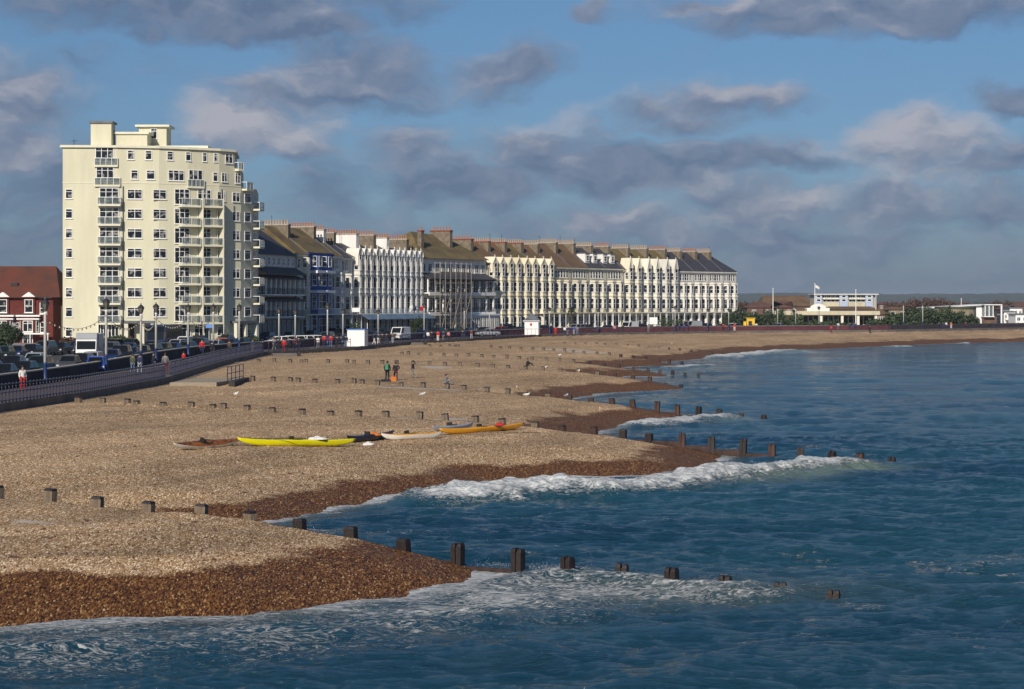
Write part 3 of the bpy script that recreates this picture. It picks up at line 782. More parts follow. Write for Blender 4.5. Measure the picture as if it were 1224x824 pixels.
wallseg(idx(180), idx(262), 'low dark wall behind the promenade in front of the tower block', M['darkwall'])
wallseg(idx(262), idx(455), 'long dark red wall along the promenade below the white terraces', M['redwall'])
wallseg(idx(455), len(PRS)-1, 'low brown wall along the far promenade at right', M['darkwall'])

# ------------------------------------------------------------------ railings
def railing(i, px0, px1, label, step, d=0.22):
    P = off(refine(PR, 3), d)
    a, b = atpx(P, px0), atpx(P, px1)
    ys = [p for p in P if a[1] < p[1] < b[1]]
    Q = [a]+ys+[b]
    g = empty('promenade_railing', (*a, 2.66), 0, label, 'railing', 'navy railings along the promenade edge')
    L = [0]
    for p, q in zip(Q[:-1], Q[1:]): L.append(L[-1]+math.hypot(q[0]-p[0], q[1]-p[1]))
    def at(s):
        for k in range(len(Q)-1):
            if s <= L[k+1]+1e-6:
                t = (s-L[k])/max(1e-6, L[k+1]-L[k]); return (Q[k][0]+(Q[k+1][0]-Q[k][0])*t-a[0], Q[k][1]+(Q[k+1][1]-Q[k][1])*t-a[1])
        return (Q[-1][0]-a[0], Q[-1][1]-a[1])
    for z, r in ((1.12,0.045),(0.62,0.028),(0.14,0.028)):
        mb = MB()
        for p, q in zip(Q[:-1], Q[1:]): mb.bar((p[0]-a[0],p[1]-a[1],z), (q[0]-a[0],q[1]-a[1],z), r, 6)
        mb.build('rail', M['rail'], g)
    n = int(L[-1]/step)
    pm = MB().lathe([(0.06,0),(0.06,0.08),(0.035,0.12),(0.035,0.9),(0.055,0.95),(0.035,1.0),(0.05,1.1),(0.02,1.2)], 6).mesh('post', M['rail'])
    for k in range(min(n, 98)+1):
        x, y = at(L[-1]*k/min(n, 98)); link('post', pm, g, (x, y, 0))
    # balusters between posts
    mb = MB(); m = int(L[-1]/(0.28 if i < 2 else 0.5))
    if 0 < i < 4:
        for k in range(m):
            x, y = at(L[-1]*(k+0.5)/m); mb.bar((x,y,0.14),(x,y,1.1),0.012,4)
        setp(mb.build('baluster_row', M['rail'], g), kind='stuff')
railing(0, -40, 197, 'navy railing on the curved near promenade at far left', 0.62)
railing(1, 203, 315, 'navy railing on the promenade in front of the tower, beyond the ramp gap', 1.2)
railing(2, 321, 369, 'short navy railing by the beach steps', 1.5)
railing(3, 376, 413, 'navy railing left of the white kiosk', 1.5)
railing(4, 446, 622, 'navy railing between the two white huts', 2.0)
railing(5, 648, 890, 'navy railing below the long white terraces', 2.2)
railing(6, 892, 1230, 'navy railing on the far promenade at right', 2.5)

# ramp slab and steps on the beach
def ramp():
    a = ground(203, 461.5); b = ground(262, 461); 
    g = empty('beach_ramp', (a[0], a[1], 0), 0, 'pale concrete ramp lying on the shingle beside the near promenade', 'ramp')
    MB().prism([(0,0),(b[0]-a[0],0.4),(b[0]-a[0]+1.2,9),(0.5,10)], 1.6, 2.42, top=[(0,0),(b[0]-a[0],0.4),(b[0]-a[0]+1.2,9),(0.5,10)]).build('slab', M['ramp'], g)
    MB().box(b[0]-a[0]+1.0, b[0]-a[0]+1.5, 0.2, 9, 1.4, 2.5).build('edge_beam', M['dark'], g)
    g2 = empty('ramp_railing', (b[0]+0.6, b[1]+0.5, 2.42), 0, 'short blue railing at the seaward end of the beach ramp', 'railing')
    pm = MB().bar((0,0,0),(0,0,1.15),0.04).mesh('post', M['rail'])
    for k in range(5): link('post', pm, g2, (0.05*k, 2.0*k, 0))
    for z in (0.15, 0.6, 1.15): MB().bar((0,0,z),(0.2,8,z),0.03).build('rail', M['rail'], g2)
ramp()
def steps(px, py, label, w=3.0):
    x, y, z = ground(px, py)
    g = empty('beach_steps', (x, y, 0), R(10), label, 'steps')
    mb = MB()
    for k in range(4): mb.box(-w/2, w/2, k*0.4-0.2, 3.2, 1.6, 2.05+0.15*k)
    mb.build('flight', M['concrete'], g)
    MB().box(w/2+0.01, w/2+0.4, -0.4, 3.2, 1.5, 2.7).build('side_wall', M['dark'], g)
steps(341, 426.5, 'dark steps down to the shingle beside the short railing')
steps(492, 412.5, 'small grey steps on the shingle between the huts', 4.0)

# ------------------------------------------------------------------ lamps
def make_lamp(h, label):
    g = empty('street_lamp', (0,0,0), 0, label, 'street lamp', 'victorian lamps along the promenade')
    MB().lathe([(0.20,0),(0.20,0.4),(0.15,0.5),(0.14,1.4),(0.17,1.5),(0.13,1.6)], 8).build('lamp_base', M['bluebase'], g, True)
    MB().lathe([(0.125,1.6),(0.11,h-1.25),(0.15,h-1.2),(0.05,h-1.05)], 8).build('pole', M['white'], g, True)
    l = MB().lathe([(0.12,h-1.05),(0.30,h-0.45),(0.33,h-0.42)], 6).build('lantern', M['lantern'], g)
    mb = MB().lathe([(0.36,h-0.42),(0.22,h-0.24),(0.08,h-0.12),(0.05,h+0.02),(0.01,h+0.08)], 6)
    for k in range(6):
        t = k*math.pi/3; mb.bar((0.13*math.cos(t),0.13*math.sin(t),h-1.05),(0.33*math.cos(t),0.33*math.sin(t),h-0.42),0.018,4)
    mb.build('lantern_cap', M['iron'], l)
    return g
WLR = refine(PRS, 4)
LP = off(WLR, 6.6)
lamp0 = None
LAMPS = [(54,6.6,'white lamp post with blue base in front of the red brick house'),
 (127,6.7,'white lamp post with blue base beside the white lorry'),(168.5,6.1,'white lamp post between the lorry and the tower doorway'),
 (186.5,6.2,'white lamp post left of the coach windscreen'),(225,6.1,'white lamp post in front of the left balcony stack pair on the tower'),
 (255,6.1,'white lamp post in front of the right-hand stack of the balcony pair'),(286,6.1,'slim lamp post near the right end of the tower'),
 (333.5,5.6,'thick white lamp post in front of the shaded hotel'),(353,5.4,'white lamp post at the right end of the shaded hotel'),
 (391.5,6.2,'white lamp post in front of the deep blue house'),(410,5.4,'white lamp post left of the white kiosk'),
 (452,5.2,'white lamp post right of the white kiosk'),(507,6.3,'tall white lamp post at the scaffolded hotel'),
 (555,5.6,'white lamp post at the right of the scaffolded hotel'),(585,5.2,'white lamp post before the first cream gabled house'),
 (657,5.3,'white lamp post just right of the roofed hut'),(715,5.0,'white lamp post by the slate roofed terrace house'),(807,5.6,'tall white lamp post in front of the spired terrace houses'),
 (846,5.0,'white lamp post in front of the slate hipped terrace'),(871,5.0,'white lamp post at the end of the terraces'),
 (929.5,5.6,'pale lamp post at the left of the pavilion'),(951,5.6,'pale lamp post in front of the pavilion bushes'),(979,5.4,'pale lamp post under the pavilion gable'),
 (1080,6.5,'grey lamp post in front of the hedge, left one'),(1103,6.5,'grey lamp post in front of the hedge, right one')]
lamp_at = {}
for px, h, lab in LAMPS:
    x, y = atpx(LP, px)
    if px > 900: x, y = WD(px, y+10)
    if lamp0 is None:
        g = lamp0 = make_lamp(6.5, lab)
    else:
        g = copy_tree(lamp0); g['label'] = lab
    g.location = (x, y, 2.6); s = h/6.5; g.scale = (1, 1, s); lamp_at[px] = (x, y, 2.6+h)
# festoon bulbs strung between the lamps in front of the tower
def festoon(p, q, label):
    A, B = Vector(lamp_at[p]), Vector(lamp_at[q]); A.z -= 1.6; B.z -= 1.6
    g = empty('festoon_lights', A, 0, label, 'string lights', 'festoon lights between the lamps')
    n = 14; pts = []
    for k in range(n+1):
        t = k/n; v = (B-A)*t; v.z -= 1.0*4*t*(1-t); pts.append(v)
    mb = MB()
    for a, b in zip(pts[:-1], pts[1:]): mb.bar(a, b, 0.02, 4)
    mb.build('wire', M['iron'], g)
    bm_ = MB().lathe([(0.02,0.0),(0.07,-0.07),(0.07,-0.13),(0.01,-0.2)], 6).mesh('bulb', M['bulb'])
    for v in pts[1:-1]: link('bulb', bm_, g, v)
for p, q, l in [(54,127,'string of small bulbs hung from the near lamp to the lorry lamp'),(127,168.5,'string of small bulbs left of the tower doorway'),
                (168.5,186.5,'short string of small bulbs over the tower doorway'),(186.5,225,'string of small bulbs above the coach'),(225,255,'string of small bulbs across the balcony pair')]:
    festoon(p, q, l)

# ------------------------------------------------------------------ windows (shared meshes)
_wc = {}
def winmesh(w, h, st, fm, pm):
    k = (round(w,2), round(h,2), st, fm, pm)
    if k in _wc: return _wc[k]
    mb = MB(); t = 0.09 if w > 0.9 else 0.07; d0, d1 = -0.09, -0.02
    mb.box(-w/2, -w/2+t, d0, d1, 0, h); mb.box(w/2-t, w/2, d0, d1, 0, h)
    mb.box(-w/2+t, w/2-t, d0, d1, h-t, h); mb.box(-w/2+t, w/2-t, d0, d1, 0, t)
    mb.box(-w/2-0.06, w/2+0.06, -0.16, -0.021, -0.085, -0.002)          # sill
    if st == 'sash': mb.box(-w/2+t, w/2-t, d0+0.02, d1, h*0.5-0.04, h*0.5+0.04)
    if st in ('double', 'triple'):
        n = 2 if st == 'double' else 3
        for i in range(1, n): mb.box(-w/2+w*i/n-0.045, -w/2+w*i/n+0.045, d0, d1, t, h-t)
        mb.box(-w/2+t, w/2-t, d0+0.015, d1-0.002, h*0.74-0.03, h*0.74+0.03)
    if st == 'french':
        for i in (1, 2): mb.box(-w/2+w*i/3-0.05, -w/2+w*i/3+0.05, d0, d1, t, h-t)
    if st == 'top': mb.box(-w/2+t, w/2-t, d0+0.015, d1, h*0.72-0.035, h*0.72+0.035)
    a = mb.mesh('window', M[fm])
    b = MB().box(-w/2+t*0.5, w/2-t*0.5, -0.045, -0.025, t*0.5, h-t*0.5).mesh('pane', M[pm])
    _wc[k] = (a, b); return a, b
def win(par, x, y, z, w, h, ang=0.0, st='sash', fm='frame', pm='pane', name='window'):
    a, b = winmesh(w, h, st, fm, pm)
    o = link(name, a, par, (x, y, z), ang); link('pane', b, o); return o

# ------------------------------------------------------------------ tower block
def tower():
    Z0, ST = 2.5, 2.93
    def zb(k): return 3.12 + ST*k
    front = [(75,296),(140,296.4),(190,297.8),(225,300),(262,303),(288,306.5),(300,309.5),(307,313)]
    ox, oy = WD(75, 296)
    g = empty('tower_block', (ox, oy, 0), 0, 'tall cream apartment block with curved front and stacked glass balconies', 'apartment block')
    fp = [WD(a, b) for a, b in front]; fp = [(x-ox, y-oy) for x, y in fp]
    def seg(px):
        k = (px-CX)/F
        for i in range(len(fp)-1):
            a, b = fp[i], fp[i+1]
            fa = a[0]+ox-k*(a[1]+oy); fb = b[0]+ox-k*(b[1]+oy)
            if (fa <= 1e-9) and (fb >= 0):
                t = fa/(fa-fb); x, y = a[0]+(b[0]-a[0])*t, a[1]+(b[1]-a[1])*t
                return x, y, math.atan2(b[1]-a[1], b[0]-a[0])
        b = fp[-1]; return b[0], b[1], math.atan2(b[1]-fp[-2][1], b[0]-fp[-2][0])
    def outline(pxmax):
        pts = [fp[0]]
        for (px, D), p in zip(front[1:], fp[1:]):
            if px < pxmax: pts.append(p)
        x, y, _ = seg(pxmax); pts.append((x, y)); 
        return pts + [(x-1.5, y+14), (fp[0][0], 18)]
    mb = MB()
    mb.prism(outline(306.8), Z0, zb(8)); mb.prism(outline(288), zb(8), zb(9)); mb.prism(outline(280), zb(9), zb(10)-0.55)
    mb.build('wall', M['cream'], g)
    # thin string line, roof slab, terraces
    def band(pxmax, z0, z1, o, name, m):
        P = outline(pxmax); n_ = len(P); Q = []
        for i in range(n_):
            a, p_, b = Vector(P[i-1]), Vector(P[i]), Vector(P[(i+1)%n_])
            d1, d2 = (p_-a).normalized(), (b-p_).normalized(); nn = Vector((d1.y+d2.y, -d1.x-d2.x)); k_ = nn.length
            nn = nn/k_*min(1.6, 2/k_)*o; Q.append((p_.x+nn.x, p_.y+nn.y))
        MB().prism(Q, z0, z1).build(name, m, g)
    band(280, zb(10)-0.551, zb(10)-0.2, 0.35, 'roof_slab', M['cream_trim'])
    band(288, zb(8)+0.02, zb(8)+0.12, 0.05, 'string_course', M['cream_trim'])
    def bx(px0, px1, D0, dep, z0, z1, lab, roof=0.5):
        x0, x1 = WD(px0, D0)[0]-ox, WD(px1, D0)[0]-ox; y0 = D0-oy
        h = MB().box(x0, x1, y0, y0+dep, zb(10)-0.25, z1).build(lab, M['cream'], g)
        MB().box(x0-roof, x1+roof, y0-roof, y0+dep+roof, z1, z1+0.32).build('cap_slab', M['lead'] if lab == 'lift_tower' else M['cream_trim'], h)
    bx(108.5, 133, 299.5, 3.0, 0, ZD(147.5,299.5), 'lift_tower', 0.25)
    bx(139, 176, 301, 3.4, 0, ZD(160.5,301), 'plant_room', 0.3)
    bx(166, 199, 305, 4, 0, ZD(152,305), 'stair_tower', 0.5)
    x, y, a = seg(190)
    MB().box(x-5, x+6.5, y+5.5, y+10, zb(10)-0.2, zb(10)+0.30).build('roof_upstand', M['cream_trim'], g)
    win(g, WD(184,305)[0]-ox, 305-oy, ZD(166,305), 1.0, 1.6, 0, 'top')
    cz = lambda k: 4.47 + ST*k     # window centre height
    def w_at(p0, p1, k, h, st='double', up=0.0, pm='pane'):
        px = (p0+p1)/2; x, y, a = seg(px)
        (xa, ya, _), (xb, yb, _) = seg(p0), seg(p1)
        wd = math.hypot(xb-xa, yb-ya)
        return win(g, x, y, cz(k)-h/2+up, wd, h, a, st, pm=pm)
    for k in range(8):
        w_at(78.2, 86.8, k, 1.45, 'top')
        if k > 0:
            w_at(119, 142, k, 2.35, 'triple', -0.25)
            w_at(152, 170, k, 1.45); w_at(182.5, 199, k, 1.45)
            w_at(208.5, 226.5, k, 2.35, 'triple', -0.25); w_at(236, 252, k, 2.35, 'triple', -0.25)
        w_at(259, 269.5, k, 1.4); w_at(277.5, 286.5, k, 1.45); w_at(292, 299.6, k, 1.5, 'top')
        if k > 0: w_at(301.8, 306, k, 1.7, 'french', -0.1)
    for a, b in ((199.5,207),(222,228),(242,247),(255.5,259.5)): w_at(a, b, 9, 1.35, 'top')
    w_at(269, 278, 9, 1.5, 'double'); w_at(152.3, 160.5, 9, 1.4, 'top'); w_at(173.5, 181.5, 9, 1.4, 'top')
    w_at(156.5, 165, 8, 1.4, 'top'); w_at(175, 185, 8, 1.4, 'top'); w_at(201, 220, 8, 1.6, 'triple'); w_at(225.5, 242, 8, 2.5, 'french', -0.3)
    w_at(254.5, 260, 8, 1.4, 'top'); w_at(264.5, 271.5, 8, 1.4, 'double'); w_at(280.8, 287, 8, 1.6, 'double')
    w_at(114, 136, 9, 2.1, 'triple', 0.05); w_at(115, 136, 8, 2.0, 'triple', 0.1)
    # ground floor openings
    w_at(117, 127, 0, 2.4, 'french', -0.1); w_at(129, 142, 0, 2.4, 'french', -0.1)
    for p0, p1, h in ((150,156,3.0),(172,178,2.6)):
        x, y, a = seg((p0+p1)/2)
        MB().box(-0.9, 0.9, -0.10, -0.02, 0, h).build('door', M['dark'], g, loc=(x, y, 2.6), rot=(0,0,a))
    w_at(190, 204, 0, 2.2, 'triple'); w_at(212, 228, 0, 2.4, 'triple', -0.1, 'paned'); w_at(232, 250, 0, 2.4, 'triple', -0.1, 'paned')
    # entrance canopy with pillars, and one at the right end
    def canopy(p0, p1, z, dep, name='entrance_canopy'):
        xa, ya, aa = seg(p0); xb, yb, _ = seg(p1)
        L_ = math.hypot(xb-xa, yb-ya); an = math.atan2(yb-ya, xb-xa)
        c = MB().box(0, L_, -dep, -0.03, z-0.35, z).build(name, M['lead'], g, loc=(xa, ya, 0), rot=(0,0,an))
        for t in (0.25, 2.6, L_-0.3): MB().box(t-0.28, t+0.28, -dep+0.1, -dep+0.66, 2.55, z-0.352).build('pillar', M['cream_trim'], c)
    canopy(148, 184, 6.1, 2.4); canopy(275, 301, 6.0, 1.4)
    w_at(285, 299, 0, 2.2, 'double', 0, 'paned')
    # balconies
    def balcony(p0, p1, k, dep, glass='bglass', posts=2, light=False, zo=0.0):
        xa, ya, _ = seg(p0); xb, yb, _ = seg(p1)
        L_ = math.hypot(xb-xa, yb-ya); an = math.atan2(yb-ya, xb-xa)
        z = zb(k)-0.30+zo
        b = MB().box(0, L_, -dep, -0.03, z-0.20, z+0.08).build('balcony', M['cream_trim'], g, loc=(xa, ya, 0), rot=(0,0,an))
        mb = MB(); t = 0.06
        mb.box(0, L_, -dep, -dep+t, z+1.08, z+1.16); mb.box(0, t, -dep+t, -0.03, z+1.08, z+1.16); mb.box(L_-t, L_, -dep+t, -0.03, z+1.08, z+1.16)
        for i in range(posts+1):
            x = (L_-t)*i/posts; mb.box(x, x+t, -dep, -dep+t, z+0.08, z+1.079)
        mb.build('handrail', M['frame'], b)
        MB().box(t*1.5, L_-t*1.5, -dep+0.02, -dep+0.04, z+0.14, z+1.07).build('glass_panel', M[glass], b)
        MB().box(L_-0.045, L_-0.02, -dep+0.1, -0.05, z+0.14, z+1.07).build('glass_panel', M[glass], b)
        # chairs and a plant tub standing behind the glass are read only as dark shapes
        return b, L_, z
    for k in range(1, 8):
        balcony(117.3, 145, k, 1.25, posts=3)
        balcony(213, 235.8, k, 1.5); balcony(239.2, 261.3, k, 1.5)
        balcony(301.3, 306.7, k, 1.25)
    balcony(289, 297, 8, 0.9); balcony(280.5, 286.5, 9, 0.9); 
    for k in (8, 9):
        balcony(113, 141 if k == 9 else 144, k, 0.35, posts=4)
    balcony(223, 243, 8, 0.4, posts=4)
    # dividing screens and drainpipe
    for p in (237.5, 262):
        x, y, a = seg(p)
        MB().box(-0.05, 0.05, -1.56, -1.46, 2.6, zb(7)+(2.2 if p > 213 else 1.0)).box(-0.04, 0.04, -1.45, -0.03, zb(1), zb(7)+0.9).build('balcony_screen', M['cream_trim'], g, loc=(x, y, 0), rot=(0,0,a))
    for p in (147, 264.5):
        x, y, a = seg(p)
        MB().bar((0,-0.12,2.6),(0,-0.12,zb(8)-0.4),0.08,6).build('drainpipe', M['lead'], g, loc=(x, y, 0), rot=(0,0,a))
    # projecting bay at the right, brighter because it faces the sun
    for k in range(8):
        pass
    aer = MB(); x, y, _ = seg(80); aer.bar((x+0.4,y+3,zb(10)-.2),(x+0.4,y+3,zb(10)+0.9),0.05); aer.bar((x,y+3,zb(10)+.6),(x+0.9,y+3,zb(10)+.7),0.03)
    aer.build('aerial', M['iron'], g)
tower()

# ------------------------------------------------------------------ terrace houses
def pots(par, x0, x1, y0, y1, z, n, m, along='y'):
    pm = MB().lathe([(0.16,0),(0.13,0.55),(0.18,0.6),(0.17,0.72)], 7).mesh('chimney_pot', M[m])
    for i in range(n):
        t = (i+0.5)/n
        p = ((x0+x1)/2, y0+(y1-y0)*t, z) if along == 'y' else (x0+(x1-x0)*t, (y0+y1)/2, z)
        link('chimney_pot', pm, par, p)

def house(name, label, P0, P1, H=14.3, wall='white2', roof='lichen', rh=4.0, bays=((0.27,0.36),(0.75,0.36)), bayfl=(0,3), dormer=None, balc='iron',
          depth=11, ridge=0.5, chim=(4.6, 2.3, 'poty', 'chim'), hip=False, base=2.6, cat='terraced house', group='terraced houses facing the sea', canopy=None, fl=None,
          flat_win=(0.5,), attic=True, quoin=None, porch=True):
    w = math.hypot(P1[0]-P0[0], P1[1]-P0[1]); an = math.atan2(P1[1]-P0[1], P1[0]-P0[0])
    g = empty(name, (P0[0], P0[1], base), an, label, cat, group)
    hr = random.Random(int(P0[0]*31+P0[1]*7)); wk = '_w%d' % len(M); M[wk] = wallvar(wall, hr.randrange(4)); wall_ = wall; wall = wk
    fl = fl or [0.0, 0.285*H, 0.565*H, 0.795*H, H]
    MB().box(0.02, w-0.02, 0, depth, 0, H).build('wall', M[wall], g)
    # ridge roof
    yr = depth*ridge; ev = 0.35
    if hip:
        mb = MB(); p = [(0,-ev,H),(w+0.3,-ev,H),(w+0.3,depth+ev,H),(0,depth+ev,H),(0,yr,H+rh),(w-4.5,yr,H+rh)]
        mb.poly(p, [(0,1,5,4),(1,2,5),(2,3,4,5),(3,0,4),(3,2,1,0)])
    else:
        mb = MB().extr([(-ev,H+0.02),(yr,H+rh),(depth+ev,H+0.02)], 'x', 0.0, w)
    rf = mb.build('roof', M[roof], g)
    # party wall upstand
    mb = MB(); mb.extr([(-ev*0.5,H+0.22),(yr,H+rh+0.2),(depth,H+0.22),(depth,H+0.0),(-ev*0.5,H+0.0)], 'x', w-0.14, w+0.14)
    if not hip: mb.build('party_wall', M['lead'], g)
    # cornice and string courses
    mb = MB()
    mb.box(0, w, -0.42, -0.005, H-0.30, H-0.03); mb.box(0, w, -0.30, -0.006, H-0.50, H-0.303)
    mb.build('cornice', M[wall], g)
    for z in fl[1:-1]: MB().box(0, w, -0.14, -0.004, z-0.18, z+0.02).build('string_course', M[wall], g)
    if quoin:
        for x in (0.0, w-0.5): MB().box(x, x+0.5, -0.12, -0.003, 0, H-0.5).build('pilaster', M[quoin], g)
    sizes = []
    for i in range(4):
        hh = fl[i+1]-fl[i]; sizes.append((hh*0.60, hh*0.17))
    pr = 1.15
    for bc, bw in bays:
        xc, bw_ = w*bc, w*bw
        x0, x1 = xc-bw_/2, xc+bw_/2; c = min(0.85, bw_*0.25)
        z1 = fl[bayfl[1]] if bayfl[1] < 4 else H-0.5
        b = MB().prism([(x0,0),(x0+c,-pr),(x1-c,-pr),(x1,0)], 0, z1).build('bay', M[wall], g)
        for z in [f for f in fl[1:] if f <= z1+0.1]:
            z = min(z, z1)
            MB().prism([(x0-0.15,-0.03),(x0+c-0.1,-pr-0.17),(x1-c+0.1,-pr-0.17),(x1+0.15,-0.03)], z-0.28, z+0.07).build('bay_moulding', M[wall], b)
        for i in range(bayfl[0], bayfl[1]):
            if i >= 4: break
            hh, so = sizes[i]; z = fl[i]+so+0.15
            fw = bw_-2*c
            if fw > 1.9:
                win(b, xc-fw/4, -pr, z, fw/2-0.25, hh); win(b, xc+fw/4, -pr, z, fw/2-0.25, hh)
            else: win(b, xc, -pr, z, fw-0.3, hh)
            aL = math.atan2(-pr, c); wl = math.hypot(c, pr)
            win(b, x0+c/2, -pr/2, z, wl*0.62, hh, aL); win(b, x1-c/2, -pr/2, z, wl*0.62, hh, -aL)
        if bayfl[1] < 4 and attic:
            hh, so = sizes[3]
            for dx in (-0.22, 0.22): win(g, xc+bw_*dx, 0, fl[3]+so+0.1, min(0.95, bw_*0.33), hh*0.95)
        if dormer:
            dz = H-1.5; dw = bw_*0.42
            if dormer == 'oval':
                prof = [(-dw,0),(dw,0),(dw,2.0)]+[(dw*math.cos(t), 2.0+1.25*math.sin(t)) for t in [math.pi*k/8 for k in range(1, 8)]]+[(-dw,2.0)]
            elif dormer == 'gable': prof = [(-dw,0),(dw,0),(dw,1.9),(0,3.3),(-dw,1.9)]
            else: prof = [(-dw*0.85,0),(dw*0.85,0),(dw*0.75,1.9),(0.12,4.3),(-0.12,4.3),(-dw*0.75,1.9)]
            d = MB().extr([(xc+a, dz+z) for a, z in prof], 'y', -1.05, 1.6).build('dormer', M[wall], g)
            mb = MB()
            for (a, za), (c_, zc) in zip(prof[2:], prof[3:]):
                mb.bar((xc+a,-1.1,dz+za), (xc+c_,-1.1,dz+zc), 0.10, 4)
            mb.build('dormer_coping', M[wall], d)
            win(d, xc, -1.06, dz+0.25, dw*1.15, 1.75, pm='paned')
            MB().lathe([(0.10,0),(0.05,0.2),(0.12,0.32),(0.02,0.6)], 6, (xc, -0.9)).build('finial', M[wall], d, loc=(0,0,dz+prof[4 if dormer != 'gable' else 3][1]-0.1 if dormer != 'oval' else dz+3.2))
    for fx in flat_win:
        for i in range(4):
            if not attic and i == 3: continue
            hh, so = sizes[i]
            if i == 0: continue
            win(g, w*fx, 0, fl[i]+so+0.1, 0.95, hh*0.95)
    if porch:
        for fx in flat_win[:1]:
            d = MB().box(w*fx-0.6, w*fx+0.6, -0.09, -0.02, 0.4, 3.2).build('door', M['dark'], g)
            MB().box(w*fx-0.85, w*fx-0.6, -0.5, -0.02, 0.0, 3.3).box(w*fx+0.6, w*fx+0.85, -0.5, -0.02, 0.0, 3.3).box(w*fx-1.0, w*fx+1.0, -0.6, -0.02, 3.3, 3.65).build('door_case', M[wall], d)
            MB().box(w*fx-0.8, w*fx+0.8, -1.6, -0.62, 0, 0.4).build('step', M['coping'], d)
    if balc:
        z = fl[1]+0.05
        s = MB().box(0.05, w-0.05, -pr-1.0, -0.02, z-0.22, z-0.02).build('balcony', M[wall if balc != 'dark' else 'lead'], g)
        mb = MB(); n = int(w/0.32)
        mb.box(0.05, w-0.05, -pr-0.98, -pr-0.92, z+0.95, z+1.0); mb.box(0.05, w-0.05, -pr-0.97, -pr-0.93, z+0.1, z+0.14)
        for k in range(n+1):
            x = 0.07+(w-0.14)*k/n; mb.box(x-0.018, x+0.018, -pr-0.965, -pr-0.935, z-0.02, z+0.95)
        mb.build('iron_railing', M['iron'] if balc != 'bluerail' else M['bluecan'], s)
        mb = MB()
        for k in range(int(w/2.2)+1):
            x = 0.2+(w-0.4)*k/int(w/2.2); mb.bar((x,-pr-0.9,0),(x,-pr-0.9,z-0.22),0.07,6)
        mb.build('balcony_columns', M['frame'], s)
    MB().bar((0.18,-0.22,0.1),(0.18,-0.22,H-0.5),0.06,5).build('drainpipe', M['lead'], g)
    if hr.random() < 0.7:
        ax = hr.uniform(.3,.8)*w; ah = hr.uniform(1.2,2.2)
        MB().bar((ax,yr,H+rh-0.1),(ax,yr,H+rh+ah),0.03,4).bar((ax-.5,yr,H+rh+ah*.9),(ax+.5,yr,H+rh+ah*.9),0.02,4).bar((ax-.3,yr,H+rh+ah*.75),(ax+.3,yr,H+rh+ah*.75),0.02,4).build('aerial', M['iron'], rf)
    if canopy:
        z = fl[1]-0.1
        MB().extr([(-pr-2.6,z-0.9),(-pr-1.03,z-0.05),(-pr-1.03,z-0.2),(-pr-2.6,z-1.05)], 'x', 0.1, w-0.1).build('canopy', M[canopy], g)
    if chim:
        L_, hz, pm, cm = chim
        y0 = yr-L_*0.55; zc = H+rh+hz*0.5
        zbm = H+rh*0.30
        c = MB().box(w-0.62, w+0.40, y0, y0+L_, zbm, zc).build('chimney', M[cm], rf)
        MB().box(w-0.70, w+0.48, y0-0.08, y0+L_+0.08, zc, zc+0.22).build('chimney_cap', M['chimr' if pm == 'red' else 'coping'], c)
        n = max(3, int(L_/0.55))
        pots(c, w-0.3, w+0.1, y0+0.1, y0+L_-0.1, zc+0.22, n, 'poty' if pm != 'pot' else 'pot')
    return g, w

FAC = [(296,321),(312,328),(355,345),(422,368),(502,392),(582,414),(660,436),(702,449),(745,461),(810,480),(880,497),(890,500)]
FP = [WD(a, b) for a, b in FAC]
def fpt(px): return atpx(FP, px)

def verandah(par, w, z, dep, m='slate', rail=True, posts=4, wood='frame', roof=True):
    """a lean-to roof on posts with a balcony floor below"""
    s = MB().box(0.05, w-0.05, -dep, -0.02, z-0.22, z).build('balcony', M[wood], par)
    if rail:
        mb = MB(); mb.box(0.05, w-0.05, -dep, -dep+0.06, z+0.92, z+1.0)
        n = int(w/0.4)
        for k in range(n+1): x = 0.08+(w-0.16)*k/n; mb.box(x-0.02, x+0.02, -dep+0.01, -dep+0.05, z, z+0.92)
        mb.build('railing', M['iron'], s)
    mb = MB()
    for k in range(posts+1):
        x = 0.2+(w-0.4)*k/posts; mb.box(x-0.17, x+0.17, -dep+0.07, -dep+0.35, z+0.001, z+2.75)
    mb.build('balcony_columns', M[wood], s)
    if roof: MB().extr([(-dep-0.3,z+2.6),(-0.02,z+3.25),(-0.02,z+3.1),(-dep-0.3,z+2.45)], 'x', 0, w).build('verandah_roof', M[m], s)
    return s

